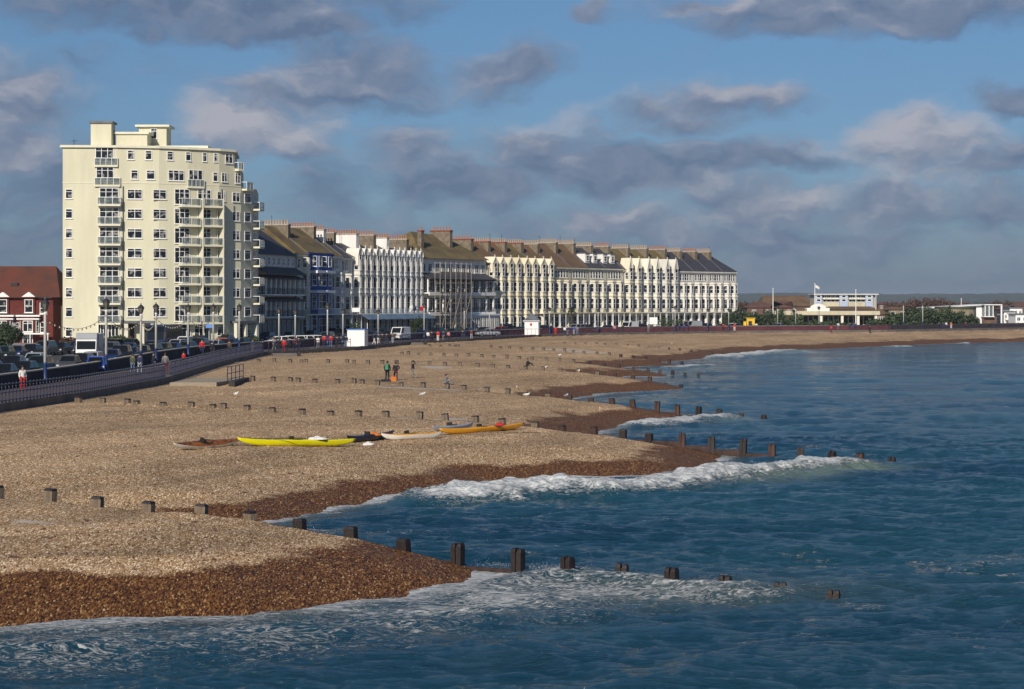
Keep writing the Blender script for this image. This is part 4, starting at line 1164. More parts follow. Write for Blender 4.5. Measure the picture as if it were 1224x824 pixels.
# A: shaded hotel right of the tower
def hotel_A():
    P0, P1 = fpt(306), fpt(352.5)
    w = math.hypot(P1[0]-P0[0], P1[1]-P0[1]); an = math.atan2(P1[1]-P0[1], P1[0]-P0[0])
    g = empty('verandah_hotel', (*P0, 2.6), an, 'shaded pale hotel with slate verandah roofs immediately right of the tower', 'hotel')
    H = 14.2
    MB().box(0, w, 0, 13, 0, H).build('wall', M['white2'], g)
    mb = MB().poly([(0,-0.5,H),(w,-0.5,H),(w,13.5,H),(0,13.5,H),(5,6.5,H+5.2),(w-2,6.5,H+5.2)], [(0,1,5,4),(1,2,5),(2,3,4,5),(3,0,4),(3,2,1,0)])
    mb.build('roof', M['slate'], g)
    for z in (3.9, 7.6):
        verandah(g, w, z, 1.9, 'slate', True, 8)
        MB().box(0.4, w-0.4, -0.10, -0.004, z+0.05, z+2.9).build('shade_sheet', M['shadesheet'], g)  # dark sheet behind the windows, verandah shade as colour
    MB().box(0.4, w-0.4, -0.10, -0.004, 0.2, 3.4).build('shade_sheet', M['shadesheet'], g)
    MB().extr([(-2.2,11.0),(-0.02,12.2),(-0.02,12.0),(-2.2,10.85)], 'x', 0, w).build('upper_canopy', M['slate'], g)
    for i, z in enumerate((4.3, 8.0, 12.5)):
        n = 8
        for k in range(n): win(g, w*(k+0.5)/n, -0.11 if i < 2 else 0, z, 1.1, 2.2 if i < 2 else 1.3, pm='paned')
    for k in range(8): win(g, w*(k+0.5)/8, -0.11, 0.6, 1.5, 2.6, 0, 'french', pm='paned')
hotel_A()

WT = dict(H=14.3)
def hs(px0, px1, label, name='terraced_house', **k):
    return house(name, label, fpt(px0), fpt(px1), **k)
# B: narrow cream, blue, white
g, w = hs(353, 366.5, 'narrow cream house with brown tiled roof beside the shaded hotel', H=14.6, wall='creamy', roof='lichen', rh=5.0, bays=((0.7,0.34),), bayfl=(0,4), flat_win=(0.28,), chim=(5.0,0.4,'poty','chim'), quoin='creamy', depth=12)
g, w = hs(366.5, 396.5, 'deep blue fronted house with white balcony trim under a mossy brown roof', H=15.0, wall='bluew', roof='lichen', rh=4.6, bays=((0.3,0.3),(0.68,0.3)), bayfl=(0,4), flat_win=(0.49,), chim=(5.0,0.4,'pot','chim'), balc=None, depth=12)
s = MB().box(0.1, w-0.1, -2.2, -0.02, 4.0, 4.25).build('balcony', M['white'], g)
mb = MB().box(0.1, w-0.1, -2.2, -2.12, 5.1, 5.2)
for k in range(24): mb.box(0.15+(w-0.35)*k/23, 0.21+(w-0.35)*k/23, -2.18, -2.14, 4.25, 5.1)
mb.build('balcony_railing', M['frame'], s)
for z in (7.9, 11.4):
    mb = MB()
    for bx_ in (0.3, 0.68): mb.box(w*bx_-w*0.17, w*bx_+w*0.17, -1.5, -0.02, z, z+0.5)
    mb.build('white_band', M['frame'], g)
g, w = hs(396.5, 408, 'narrow white pilastered house, the left of two next to the blue one', H=14.6, wall='white2', roof='lichen', rh=4.4, bays=((0.5,0.44),), bayfl=(0,3), flat_win=(0.12,), quoin='white', chim=(5.0,0.8,'pot','white'), depth=12, porch=False)
g, w = hs(408, 420, 'narrow white pilastered house, the right of two before the arched gables', H=14.4, wall='white2', roof='slate', rh=4.2, bays=((0.5,0.44),), bayfl=(0,3), flat_win=(0.12,), quoin='white', chim=(5.0,0.8,'pot','chim'), depth=12, porch=False)
# C: four houses with rounded gables, blue-grey canopy
cl = ['white house with rounded gables, leftmost of the four with the faded blue canopy', 'white house with rounded gables, second of the four with the faded blue canopy',
      'white house with rounded gables, third of the four with the faded blue canopy', 'white house with rounded gables, last of the four, touching the scaffolded hotel']
cx_ = [420, 441.5, 462, 482, 501]
for i in range(4):
    g, w = hs(cx_[i], cx_[i+1], cl[i], H=14.6, wall='white', roof='slate', rh=2.8 if i < 3 else 2.4, bays=((0.22,0.26),(0.54,0.26),(0.85,0.26)), bayfl=(0,4), dormer='oval', flat_win=(), balc='bluerail', canopy='bluecan',
       chim=(5.5,3.2,'pot','white' if i % 2 == 0 else 'chim') if i != 2 else (4,2.6,'pot','white'), depth=11, porch=False)
# D: scaffolded verandah hotel
def hotel_D():
    P0, P1 = fpt(501.5), fpt(581)
    w = math.hypot(P1[0]-P0[0], P1[1]-P0[1]); an = math.atan2(P1[1]-P0[1], P1[0]-P0[0])
    g = empty('scaffolded_hotel', (*P0, 2.6), an, 'white hotel with dark verandahs under a big mossy hipped roof, left part behind scaffolding', 'hotel')
    H = 15.0
    MB().box(0, w, 0, 14, 0, H).build('wall', M['white'], g)
    mb = MB().poly([(-0.3,-0.8,H),(w+0.2,-0.8,H),(w+0.2,14.5,H),(-0.3,14.5,H),(7.5,7,H+5.6),(w-6,7,H+5.0)], [(0,1,5,4),(1,2,5),(2,3,4,5),(3,0,4),(3,2,1,0)])
    rf = mb.build('roof', M['lichen'], g)
    for i, z in enumerate((4.2, 8.2)):
        verandah(g, w, z, 2.1, 'slate', True, 9, 'frame', roof=(i == 1))
        MB().box(0.4, w-0.4, -0.10, -0.004, z+0.05, z+2.9).build('shade_sheet', M['shadesheet'], g)  # shade of the verandah recess as a dark sheet
        MB().box(0, w, -2.35, -2.12, z-0.55, z+0.12).build('fascia', M['frame'], g)
    MB().extr([(-2.6,11.0),(-0.02,12.1),(-0.02,11.9),(-2.6,10.8)], 'x', 0, w).build('dark_awning', M['slate'], g)
    for i, z in enumerate((4.6, 8.6, 12.3)):
        for k in range(10): win(g, w*(k+0.5)/10, -0.11 if i < 2 else 0, z, 1.5, 2.3 if i < 2 else 1.7, 0, 'double', pm='paned')
    # glazed ground floor porch
    p = MB().box(w*0.42, w, -3.2, -0.02, 0, 3.6).build('glazed_porch', M['white'], g)
    for k in range(9): win(p, w*(0.455+0.062*k), -3.2, 0.6, 1.25, 2.6, 0, 'double', pm='paned')
    MB().box(w*0.41, w+0.2, -3.5, -0.02, 3.6, 3.9).build('porch_roof', M['frame'], p)
    for k in range(5): win(g, w*(0.06+0.08*k), 0, 0.5, 1.4, 2.6, 0, 'double', pm='paned')
    for x, y, L_, hz in ((4.0,2.2,0.9,6.3),(16.0,3.0,4.8,6.7),(24.6,3.2,4.6,5.2)):
        c = MB().box(x, x+1.0, y, y+L_, H+0.8, H+hz-0.9).build('chimney', M['chim'], rf)
        MB().box(x-0.1, x+1.1, y-0.1, y+L_+0.1, H+hz-0.9, H+hz-0.65).build('chimney_cap', M['chimr'], c)
        pots(c, x+0.4, x+0.6, y+0.1, y+L_-0.1, H+hz-0.65, 1 if L_ < 1 else 6, 'pot', 'y')
    # scaffold
    sc = empty('scaffolding', (*P0, 2.6), an, 'steel tube scaffolding with board decks on the left of the verandah hotel', 'scaffolding')
    mb = MB()
    sw = w*0.46
    for k in range(7):
        x = 0.3+sw*k/6
        for y in (-4.6, -3.4): mb.bar((x,y,0),(x,y,14.2),0.05,5)
        for z in (2,4,6,8,10,12,14): mb.bar((x,-4.7,z),(x,-3.3,z),0.035,4)
    for z in (2,3,4,5,6,7,8,9,10,11,12,13,14):
        mb.bar((0.2,-4.6,z),(sw+0.5,-4.6,z),0.035,4)
    for k in range(3): mb.bar((0.3+k*sw/3,-4.65,0.2),(0.3+(k+1)*sw/3,-4.65,8),0.035,4)
    mb.build('tube_frame', M['coping'], sc)
    for z in (2,4,6,8,10,12): MB().box(0.2, sw+0.4, -4.5, -3.5, z+0.04, z+0.1).box(0.2, sw+0.4, -4.56, -4.53, z+0.1, z+0.28).build('deck', M['postd'], sc)
hotel_D()
# D2: four cream houses with pointed gables, brown roofs with big chimneys
for i, (a, b, rf, cp) in enumerate([(582,601,'lichen2','red'),(601,620.5,'lichen2','red'),(620.5,640,'lichen','red'),(640,659.5,'lichen2','poty')]):
    hs(a, b, ['cream gabled house with a red capped chimney, next to the scaffolded hotel','second cream gabled house from the scaffolded hotel','third cream gabled house, above and left of the roofed hut','fourth cream gabled house, just behind the roofed white hut'][i],
       H=14.0, wall='creamw', roof=rf, rh=5.0, bays=((0.27,0.40),(0.75,0.40)), bayfl=(0,4), dormer='gable', flat_win=(0.51,), balc=None if i < 3 else 'iron', chim=(5.0,0.0,cp,'chim'), depth=12, porch=False)
# E: two plain cream houses
for i, (a, b) in enumerate([(659.5,681),(681,702)]):
    hs(a, b, ['plain cream house with parapet, the left one behind the palm','plain cream house with parapet, the right one behind the palm'][i],
       H=14.0, wall='creamw', roof='lichen2', rh=5.4, bays=((0.3,0.36),(0.76,0.36)), bayfl=(0,3), flat_win=(0.53,), chim=(5.0,0.2,'poty','chim'), depth=12)
# F: slate with white dormers
for i, (a, b) in enumerate([(702,723.5),(723.5,744)]):
    g, w = hs(a, b, ['pale house with slate roof and white dormer boxes, left of the pair','pale house with slate roof and white dormer boxes, right of the pair'][i],
       H=14.0, wall='creamy', roof='slate', rh=4.8, bays=((0.28,0.36),(0.74,0.36)), bayfl=(0,3), flat_win=(0.51,), chim=(4.5,0.8,'pot' if i else 'poty','chim'), depth=12)
    for x in (0.25, 0.68):
        d = MB().box(w*x-0.9, w*x+0.9, 1.2, 4.6, 15.2, 17.4).build('roof_dormer', M['white'], g)
        win(d, w*x, 1.2, 15.7, 1.2, 1.2); MB().box(w*x-1.1, w*x+1.1, 1.0, 4.7, 17.4, 17.55).build('dormer_roof', M['lead'], d)
# G: three with tall spires
for i, (a, b) in enumerate([(744,766),(766,788),(788,810)]):
    hs(a, b, ['white house with two tall pointed spires and mossy roof, left of the three','white house with two tall pointed spires and mossy roof, middle of the three','white house with two tall pointed spires, right of the three, touching the slate terrace'][i],
       H=13.8, wall=['creamy','creamy','white2'][i], roof='lichen', rh=5.0, bays=((0.26,0.34),(0.72,0.34)), bayfl=(0,4), dormer='spire', flat_win=(0.49,), chim=(5.0,0.4,'pot' if i == 2 else 'poty','chim'), depth=12)
# H: four white with slate
hl = ['white house with dark slate roof beside the last spired house','white slate roofed house, second from the right-hand group of four','white slate roofed house next to the end of the terrace','white corner house with hipped slate roof at the right end of the terraces']
for i, (a, b) in enumerate([(810,828),(828,846),(846,863),(863,880)]):
    hs(a, b, hl[i], H=13.8, wall='white', roof='slate', rh=4.8, bays=((0.27,0.36),(0.73,0.36)), bayfl=(0,3), flat_win=(0.5,), chim=(4.5,0.2,'pot' if i % 2 else 'poty','chim') if i < 3 else None, depth=12, hip=(i == 3))

# flags hanging on the canopy of the arched houses
def flag(px, dz, cm, label, ang):
    x, y = fpt(px); n = Vector((math.sin(1.13), -math.cos(1.13), 0))
    g = empty('flag', (x+n.x*3.9, y+n.y*3.9, 2.6+dz), 0, label, 'flag')
    MB().bar((0,0,0),(0.8,-0.5,1.5),0.05).build('flag_pole', M['frame'], g)
    mb = MB(); v = []; 
    for i in range(5):
        for j in range(4): v.append((0.75-j*0.2+0.05*math.sin(i*2), -0.45+0.1*math.sin(i*1.7+j), 1.4-i*0.22-j*0.10))
    mb.poly(v, [(i*4+j,i*4+j+1,(i+1)*4+j+1,(i+1)*4+j) for i in range(4) for j in range(3)])
    o = mb.build('cloth', M[cm], g); sm = o.modifiers.new('s', 'SOLIDIFY'); sm.thickness = 0.02
flag(467, 4.3, 'c_white', 'pale flag hanging over the faded blue canopy', 0); flag(472, 4.3, 'c_navy', 'dark blue flag between the pale and the red flag', 0); flag(480, 4.3, 'c_red', 'red flag on the faded blue canopy', 0)

# ------------------------------------------------------------------ red brick house at left
def red_house():
    D = 300; x0, x1 = WD(-75, D)[0], WD(63.5, D)[0]; w = x1-x0
    g = empty('brick_house', (x0, D, 2.5), 0, 'red brick house with big red tiled hip roof left of the tower', 'house')
    H = 7.0
    MB().box(0, w, 0, 16, 0, H).build('wall', M['redbrick'], g)
    MB().poly([(-0.4,-0.7,H),(w+1.2,-0.7,H+0.1),(w+1.2,16.5,H+0.1),(-0.4,16.5,H),(4,6,H+4.9),(w-0.9,6,H+4.9)], [(0,1,5,4),(1,2,5),(2,3,4,5),(3,0,4),(3,2,1,0)]).build('roof', M['redtile'], g)
    X = lambda px: WD(px, D)[0]-x0
    for px in (4, 35, -27):
        b = MB().prism([(X(px)-1.6,0),(X(px)-1.0,-0.9),(X(px)+1.0,-0.9),(X(px)+1.6,0)], 0, 4.2).build('bay', M['redbrick'], g)
        MB().box(X(px)-1.8, X(px)+1.8, -1.05, -0.02, 4.2, 4.45).build('bay_cornice', M['frame'], b)
        MB().box(X(px)-1.7, X(px)+1.7, -0.98, -0.02, 3.75, 3.95).build('bay_moulding', M['frame'], b)
        win(b, X(px), -0.9, 1.9, 1.5, 1.7, 0, 'double'); win(b, X(px)-1.3, -0.45, 1.9, 0.6, 1.7, -0.98); win(b, X(px)+1.3, -0.45, 1.9, 0.6, 1.7, 0.98)
        win(b, X(px), -0.9, 0.1, 1.5, 1.4, 0, 'double')
        d = MB().extr([(X(px)-0.9,4.6),(X(px)+0.9,4.6),(X(px)+0.9,7.1),(X(px)-0.9,7.1)], 'y', -0.3, 2.2).build('dormer', M['redbrick'], g)
        MB().extr([(X(px)-1.15,7.1),(X(px)+1.15,7.1),(X(px),7.9)], 'y', -0.55, 2.4).build('pediment', M['frame'], d)
        win(d, X(px), -0.3, 4.8, 1.25, 2.0)
    win(g, X(52), 0, 4.6, 1.1, 1.7); win(g, X(52), 0, 1.8, 1.0, 1.6); win(g, X(20), 0, 1.8, 0.9, 1.5)
    b = MB().box(X(16), X(62), -2.2, -1.0, 1.55, 1.75).build('balcony', M['frame'], g)
    MB().bar((X(16),-2.1,0),(X(16),-2.1,1.55),0.08).bar((X(40),-2.1,0),(X(40),-2.1,1.55),0.08).bar((X(61),-2.1,0),(X(61),-2.1,1.55),0.08).build('balcony_columns', M['frame'], b)
    MB().box(X(14)-0.5, X(14)+0.5, 1.6, 2.3, 7.3, 9.3).build('roof_vent', M['dark'], g)
    D2 = 306; xa, xb = WD(62, D2)[0], WD(78, D2)[0]
    h = empty('bay_fronted_house', (xa, D2, 2.5), 0, 'narrow pale house squeezed between the red brick house and the tower', 'house')
    MB().box(0, xb-xa, 0, 12, 0, 6.4).build('wall', M['creamy'], h)
    MB().extr([(-0.5,6.4),(5,9.2),(12.4,6.4)], 'x', -0.2, xb-xa).build('roof', M['redtile'], h)
    b = MB().prism([(0.3,0),(0.7,-0.9),(1.5,-0.9),(1.9,0)], 0, 5.8).build('bay', M['white2'], h)
    for z in (0.6, 2.6, 4.4): win(b, 1.1, -0.9, z, 0.7, 1.2)
red_house()
# ------------------------------------------------------------------ white huts
def kiosk(px0, px1, label, h, roof=0.0, ws=0.5):
    pm = (px0+px1)/2; P = off(PR, 1.2); x, y = atpx(P, pm); w = (px1-px0)/F*y
    g = empty('beach_hut', (x, y, 2.6), R(-8), label, 'hut')
    b = MB().box(-w/2, w/2, -1.2, 1.2, 0, h).build('wall', M['board'], g)
    if roof:
        MB().poly([(-w/2-.3,-1.5,h),(w/2+.3,-1.5,h),(w/2+.3,1.5,h),(-w/2-.3,1.5,h),(-.15,0,h+roof),(.15,0,h+roof)], [(0,1,5,4),(1,2,5),(2,3,4,5),(3,0,4),(3,2,1,0)]).build('roof', M['lead'], g)
        MB().box(-w/2-.3, w/2+.3, -1.5, 1.5, h-0.12, h-0.003).build('eaves', M['board'], g)
        MB().lathe([(0.05,0),(0.09,0.2),(0.01,0.5)], 6).build('finial', M['lead'], g, loc=(0,0,h+roof-0.05))
        MB().box(-0.28, 0.10, -1.24, -1.20, 1.75, 2.25).build('sign_panel', M['c_red'], g)
        mb = MB().box(-w/2+.05, w/2-.05, -1.235, -1.202, 1.12, 1.18)
        for k in (-1, 0, 1): mb.box(k*w*0.3-0.02, k*w*0.3+0.02, -1.235, -1.202, 0.05, 1.119)
        mb.build('panel_trim', M['lead'], g)
    else:
        MB().box(-w/2-.12, w/2+.12, -1.32, 1.32, h, h+0.1).build('roof', M['boardblue'], g)
        mb = MB().box(-w/2+.1, -w/2+.5, -1.23, -1.201, .6, .66); mb.box(-w/2+.1, -w/2+.5, -1.23, -1.201, .95, 1.0); mb.box(-w/2+.46, -w/2+.52, -1.23, -1.202, .1, 1.1)
        mb.build('shutter_bars', M['iron'], g)
kiosk(417, 438, 'square white hut with a thin blue roof on the promenade edge', 2.35)
kiosk(628, 644.5, 'white hut with grey pyramid roof and small red sign on the promenade', 2.75, 1.35)

# ------------------------------------------------------------------ vehicles
def make_car(kind):
    """one vehicle, nose towards -Y, wheels on z=0"""
    p = dict(hatch=(3.9,1.68,1.46), saloon=(4.4,1.74,1.43), estate=(4.5,1.76,1.50), suv=(4.4,1.82,1.75), van=(5.0,1.95,2.15))[kind]
    L_, Wd, H = p; hw = Wd/2
    g = empty('parked_car' if kind != 'van' else 'parked_van', (0,0,0))
    gl_, bel = 0.18, H*0.62
    n0, n1 = -L_/2, L_/2
    if kind == 'van': lower = [(n0,gl_+.1),(n0+.05,0.75),(n0+.9,1.12),(n1-.05,1.15),(n1,gl_+.1)]; cab = (n0+.75, n0+1.35, n1-.12, n1-.06)
    elif kind == 'saloon': lower = [(n0,gl_+.1),(n0+.03,0.62),(n0+.35,0.78),(n0+1.15,bel),(n1-.75,bel+.03),(n1-.06,bel-.04),(n1,gl_+.15)]; cab = (n0+1.15, n0+1.85, n1-1.45, n1-.75)
    elif kind == 'hatch': lower = [(n0,gl_+.1),(n0+.03,0.62),(n0+.3,0.78),(n0+.95,bel),(n1-.1,bel+.02),(n1,gl_+.15)]; cab = (n0+.95, n0+1.65, n1-.65, n1-.12)
    else: lower = [(n0,gl_+.1),(n0+.03,0.66),(n0+.3,0.84),(n0+1.05,bel),(n1-.08,bel+.02),(n1,gl_+.15)]; cab = (n0+1.05, n0+1.7, n1-.42, n1-.12)
    bel = lower[-2][1] if kind != 'saloon' else bel
    bm = bmesh.new()
    rings = []
    for sx, ins in ((-1,0.0),(-1,0.06),(1,0.06),(1,0.0)): pass
    xs = [-hw, -hw+0.10, hw-0.10, hw]
    prof = lower
    for i, x in enumerate(xs):
        k = 0.05 if i in (0, 3) else 0.0
        ring = [bm.verts.new((x, y*(1-k*0.5), z-(k if z > 0.5 else 0)+(k if z < 0.4 else 0))) for y, z in prof]
        rings.append(ring)
    for a, b in zip(rings[:-1], rings[1:]):
        for i in range(len(prof)): bm.faces.new((a[i], a[(i+1)%len(prof)], b[(i+1)%len(prof)], b[i]))
    bm.faces.new(rings[0]); bm.faces.new(rings[-1][::-1])
    # roof and pillars
    c0, c1, c2, c3 = cab
    tw = hw-0.20 if kind != 'van' else hw-0.1
    base = bel-0.02
    def quad(pts): bm.faces.new([bm.verts.new(p) for p in pts])
    top = [(-tw,c1,H-.06),(tw,c1,H-.06),(tw,c2,H-.05),(-tw,c2,H-.05)]; tp2 = [(-tw+.12,c1+.15,H),(tw-.12,c1+.15,H),(tw-.12,c2-.15,H),(-tw+.12,c2-.15,H)]
    bt = [(-hw+.06,c0,base),(hw-.06,c0,base),(hw-.06,c3,base),(-hw+.06,c3,base)]
    v = [[bm.verts.new(p) for p in r] for r in (bt, top, tp2)]
    for r0, r1 in zip(v[:-1], v[1:]):
        for i in range(4): bm.faces.new((r0[i], r0[(i+1)%4], r1[(i+1)%4], r1[i]))
    bm.faces.new(v[-1])
    bmesh.ops.recalc_face_normals(bm, faces=bm.faces)
    me = bpy.data.meshes.new('body'); bm.to_mesh(me); bm.free(); me.materials.append(M['car_black'])
    body = link('body', me, g)
    def pane(name, q, ofs):
        # inset quad pushed slightly outward
        c = sum((Vector(p) for p in q), Vector())/4
        pts = [c+(Vector(p)-c)*0.86 for p in q]; n_ = (pts[1]-pts[0]).cross(pts[3]-pts[0]).normalized()
        if n_.dot(c-Vector((0,0,H*0.5))) < 0: n_ = -n_
        a = [p+n_*0.012 for p in pts]; b = [p-n_*0.02 for p in pts]
        MB().poly(a+b, [(0,1,2,3),(7,6,5,4),(0,4,5,1),(1,5,6,2),(2,6,7,3),(3,7,4,0)]).build(name, M['carglass'], g)
    T, B = top, bt
    pane('windscreen', [B[0],B[1],T[1],T[0]], 0); 
    if kind != 'van': pane('rear_window', [B[2],B[3],T[3],T[2]], 0)
    mid = lambda p, q, t: tuple(Vector(p)*(1-t)+Vector(q)*t)
    te = 0.5 if kind != 'van' else 0.28
    for s in (0, 1):
        b0, b1 = (B[0], B[3]) if s == 0 else (B[1], B[2]); t0, t1 = (T[0], T[3]) if s == 0 else (T[1], T[2])
        pane('side_window', [b0, mid(b0,b1,te), mid(t0,t1,te), t0], 0)
        if kind != 'van': pane('side_window', [mid(b0,b1,te), b1, t1, mid(t0,t1,te)], 0)
    wr = 0.31 if kind not in ('suv','van') else 0.35
    tm = MB(); tm.bar((-0.1,0,0),(0.1,0,0),wr,16); tm = tm.mesh('tyre', M['tyre']); rm = MB().bar((-0.112,0,0),(0.112,0,0),wr*0.62,12).mesh('rim', M['rim'])
    for sx in (-1, 1):
        for y in (n0+0.78, n1-0.80):
            t = link('wheel', tm, g, (sx*(hw-0.10), y, wr)); link('rim', rm, t)
    for sx in (-1, 1):
        MB().box(sx*(hw-.12)-.17*sx, sx*(hw-.12)+.06*sx, n0-.012, n0+.06, 0.52, 0.66).build('headlight', M['lamp'], g)
        MB().box(sx*(hw-.09)-.12*sx, sx*(hw-.09)+.04*sx, n1-.06, n1+.004, 0.62, 0.85).build('tail_light', M['taillamp'], g)
    MB().box(-hw+.12, hw-.12, n0-.05, n0+.03, 0.27, 0.42).build('bumper', M['rubber'], g)
    MB().box(-.26, .26, n0-.065, n0-.052, 0.30, 0.41).box(-.26, .26, n1+.004, n1+.016, 0.45, 0.56).build('number_plate', M['plate'], g)
    return g
_cars = {}
def car(kind, col, x, y, rz, label, cat='car', group=None, z=None):
    if kind not in _cars:
        _cars[kind] = make_car(kind); g = _cars[kind]
    else:
        g = copy_tree(_cars[kind])
    g.location = (x, y, ROAD if z is None else z); g.rotation_euler = (0, 0, rz)
    for b in g.children:
        if b.name.split('.')[0] == 'body':
            b.material_slots[0].link = 'OBJECT'; b.material_slots[0].material = M['car_'+col]
    setp(g, label, cat, group)
    return g
ordn = ['first','second','third','fourth','fifth','sixth','seventh','eighth','ninth','tenth','eleventh','twelfth','thirteenth','fourteenth','fifteenth','sixteenth','seventeenth','eighteenth','nineteenth','twentieth','twenty-first','twenty-second','twenty-third','twenty-fourth','twenty-fifth','twenty-sixth','twenty-seventh','twenty-eighth','twenty-ninth','thirtieth']
rng = random.Random(11)
def along(dist, D):
    P = off(PRS, dist)
    for a, b in zip(P[:-1], P[1:]):
        if a[1] <= D <= b[1] or a[1] >= D >= b[1]:
            t = (D-a[1])/(b[1]-a[1]); return a[0]+(b[0]-a[0])*t, D, math.atan2(b[1]-a[1], b[0]-a[0])-math.pi/2
    return None
kinds = ['saloon','hatch','estate','hatch','suv','saloon','estate']
def row(dist, D0, D1, step, cols, where, group, skip=0.0, z=None, turn=0):
    D = D0; k = 0; out = []
    while D < D1:
        q = along(dist, D)
        if q and rng.random() >= skip:
            c = cols[k % len(cols)]; kd = kinds[(k*3+int(dist)) % 7]
            ang = math.atan2(q[0], q[1])
            px = CX+F*q[0]/q[1]
            if -14 < px < 1230:
                out.append((kd, c, q[0], q[1], q[2]+turn*math.pi/2+rng.uniform(-.04,.04)))
        k += 1; D += step*rng.uniform(0.95, 1.12)
    out.sort(key=lambda a: a[2]/a[3])
    for n, a in enumerate(out):
        nm = {'saloon':'saloon','hatch':'hatchback','estate':'estate car','suv':'tall off-roader'}[a[0]]
        car(a[0], a[1], a[2], a[3], a[4], f'{a[1]} {nm}, {ordn[n] if n < 30 else str(n+1)} from left in {where}', 'car', group, z)
row(10.6, 138, 262, 5.6, ['navy','black','navy','black','black','green','navy','grey','black','silver','navy'], 'row behind near promenade wall', 'cars parked behind the near promenade wall', 0.05)
row(15.2, 150, 262, 9.0, ['black','grey','navy','black','silver','black','green'], 'middle lane before tower', 'cars on the road before the tower', 0.15)
row(24.6, 160, 290, 6.0, ['black','green','navy','black','grey','black','navy','silver'], 'row at kerb below tower', 'cars parked at the far kerb by the tower', 0.1)
row(10.8, 266, 452, 7.5, ['black','silver','navy','black','green','grey','black','red','navy'], 'row behind dark red wall', 'cars parked behind the dark red wall', 0.18)
row(24.4, 300, 470, 9.5, ['grey','black','navy','silver','black','black','navy'], 'row at kerb of terraces', 'cars parked at the kerb of the terraces', 0.15)
def carpx(kind, col, px, D, rz, label, cat='car'):
    x, y = WD(px, D); return car(kind, col, x, y, rz, label, cat)
x, y = WD(114.5, 176); car('hatch', 'blue', x, y, R(10), 'small bright blue hatchback standing on the promenade by the lorry lamp post', 'car', None, 2.6)
carpx('suv', 'white', 220.5, 262, R(-5), 'white off-roader in front of the tower, right of the coach', 'car')
carpx('hatch', 'orange', 266, 266, R(20), 'orange hatchback at the right end of the tower frontage', 'car')
carpx('van', 'white', 478, 330, R(-20), 'white camper van below the arched white houses', 'van')
carpx('saloon', 'silver', 583, 366, R(-70), 'pale silver saloon seen side-on before the first cream gabled house', 'car')
carpx('van', 'white', 752, 424, R(-35), 'white van in front of the first spired house', 'van')
carpx('van', 'silver', 826, 443, R(-60), 'silver-grey van in front of the slate roofed terrace', 'van')
carpx('saloon', 'white', 875, 462, R(-60), 'white saloon at the right end of the terraces', 'car')

# lorry
def lorry():
    x, y = WD(106.5, 205)
    g = empty('lorry', (x, y, ROAD), R(6), 'white box lorry facing the sea, left of the tower balconies', 'lorry')
    MB().extr([(-3.0,.55),(-3.08,1.1),(-3.0,1.35),(-2.75,2.35),(-2.6,2.5),(-1.2,2.5),(-1.2,.55)], 'x', -1.02, 1.02).build('cab', M['car_white'], g)
    MB().box(-1.12, 1.12, -1.1, 3.6, 0.95, 3.0).build('box_body', M['car_white'], g)
    hd = MB().extr([(-2.72,2.5),(-2.5,3.05),(-1.15,3.1),(-1.15,2.5)], 'x', -1.05, 1.05).build('roof_deflector', M['car_silver'], g)
    MB().box(-0.93, 0.93, -0.02, 0.02, -0.42, 0.42).build('windscreen', M['carglass'], g, loc=(0,-2.905,1.87), rot=(R(-14),0,0))
    MB().box(-0.8, 0.8, -3.11, -3.03, 0.78, 1.08).build('grille', M['rubber'], g)
    for s in (-1, 1):
        MB().box(s*0.62, s*0.95, -3.12, -3.04, 0.62, 0.76).build('headlight', M['lamp'], g)
        MB().box(s*1.04, s*1.22, -2.95, -2.85, 1.5, 2.1).build('mirror', M['rubber'], g)
        for yy in (-2.1, 2.3): MB().bar((s*0.78,yy,0.48),(s*1.02,yy,0.48),0.48,16).build('wheel', M['tyre'], g)
    MB().box(-1.05, 1.05, -3.13, -3.0, 0.38, 0.58).build('bumper', M['car_silver'], g)
lorry()
def coach():
    x, y = WD(197, 268)
    g = empty('coach', (x, y, ROAD), R(-4), 'dark blue coach with large curved windscreen in front of the tower', 'coach')
    MB().extr([(-5,.35),(-5.15,1.2),(-5.0,2.3),(-4.6,3.0),(-4.0,3.25),(5,3.25),(5.1,.35)], 'x', -1.22, 1.22).build('body', M['car_navy'], g)
    MB().extr([(-5.18,1.25),(-5.03,2.32),(-4.63,3.03),(-4.5,2.9),(-4.9,1.25)], 'x', -1.12, 1.12).build('windscreen', M['carglass'], g)
    for s in (-1, 1):
        MB().box(s*1.205, s*1.235, -3.9, 4.6, 1.5, 2.8).build('side_glazing', M['carglass'], g)
        MB().box(s*.6, s*1.05, -5.16, -5.02, .62, .82).build('headlight', M['lamp'], g)
        MB().box(s*1.2, s*1.45, -5.2, -5.1, 1.6, 2.3).build('mirror', M['rubber'], g)
        for yy in (-2.8, 2.9): MB().bar((s*0.95,yy,0.5),(s*1.2,yy,0.5),0.5,16).build('wheel', M['tyre'], g)
    MB().box(-1.1, 1.1, -5.2, -5.0, .38, .58).build('bumper', M['car_blue'], g)
coach()
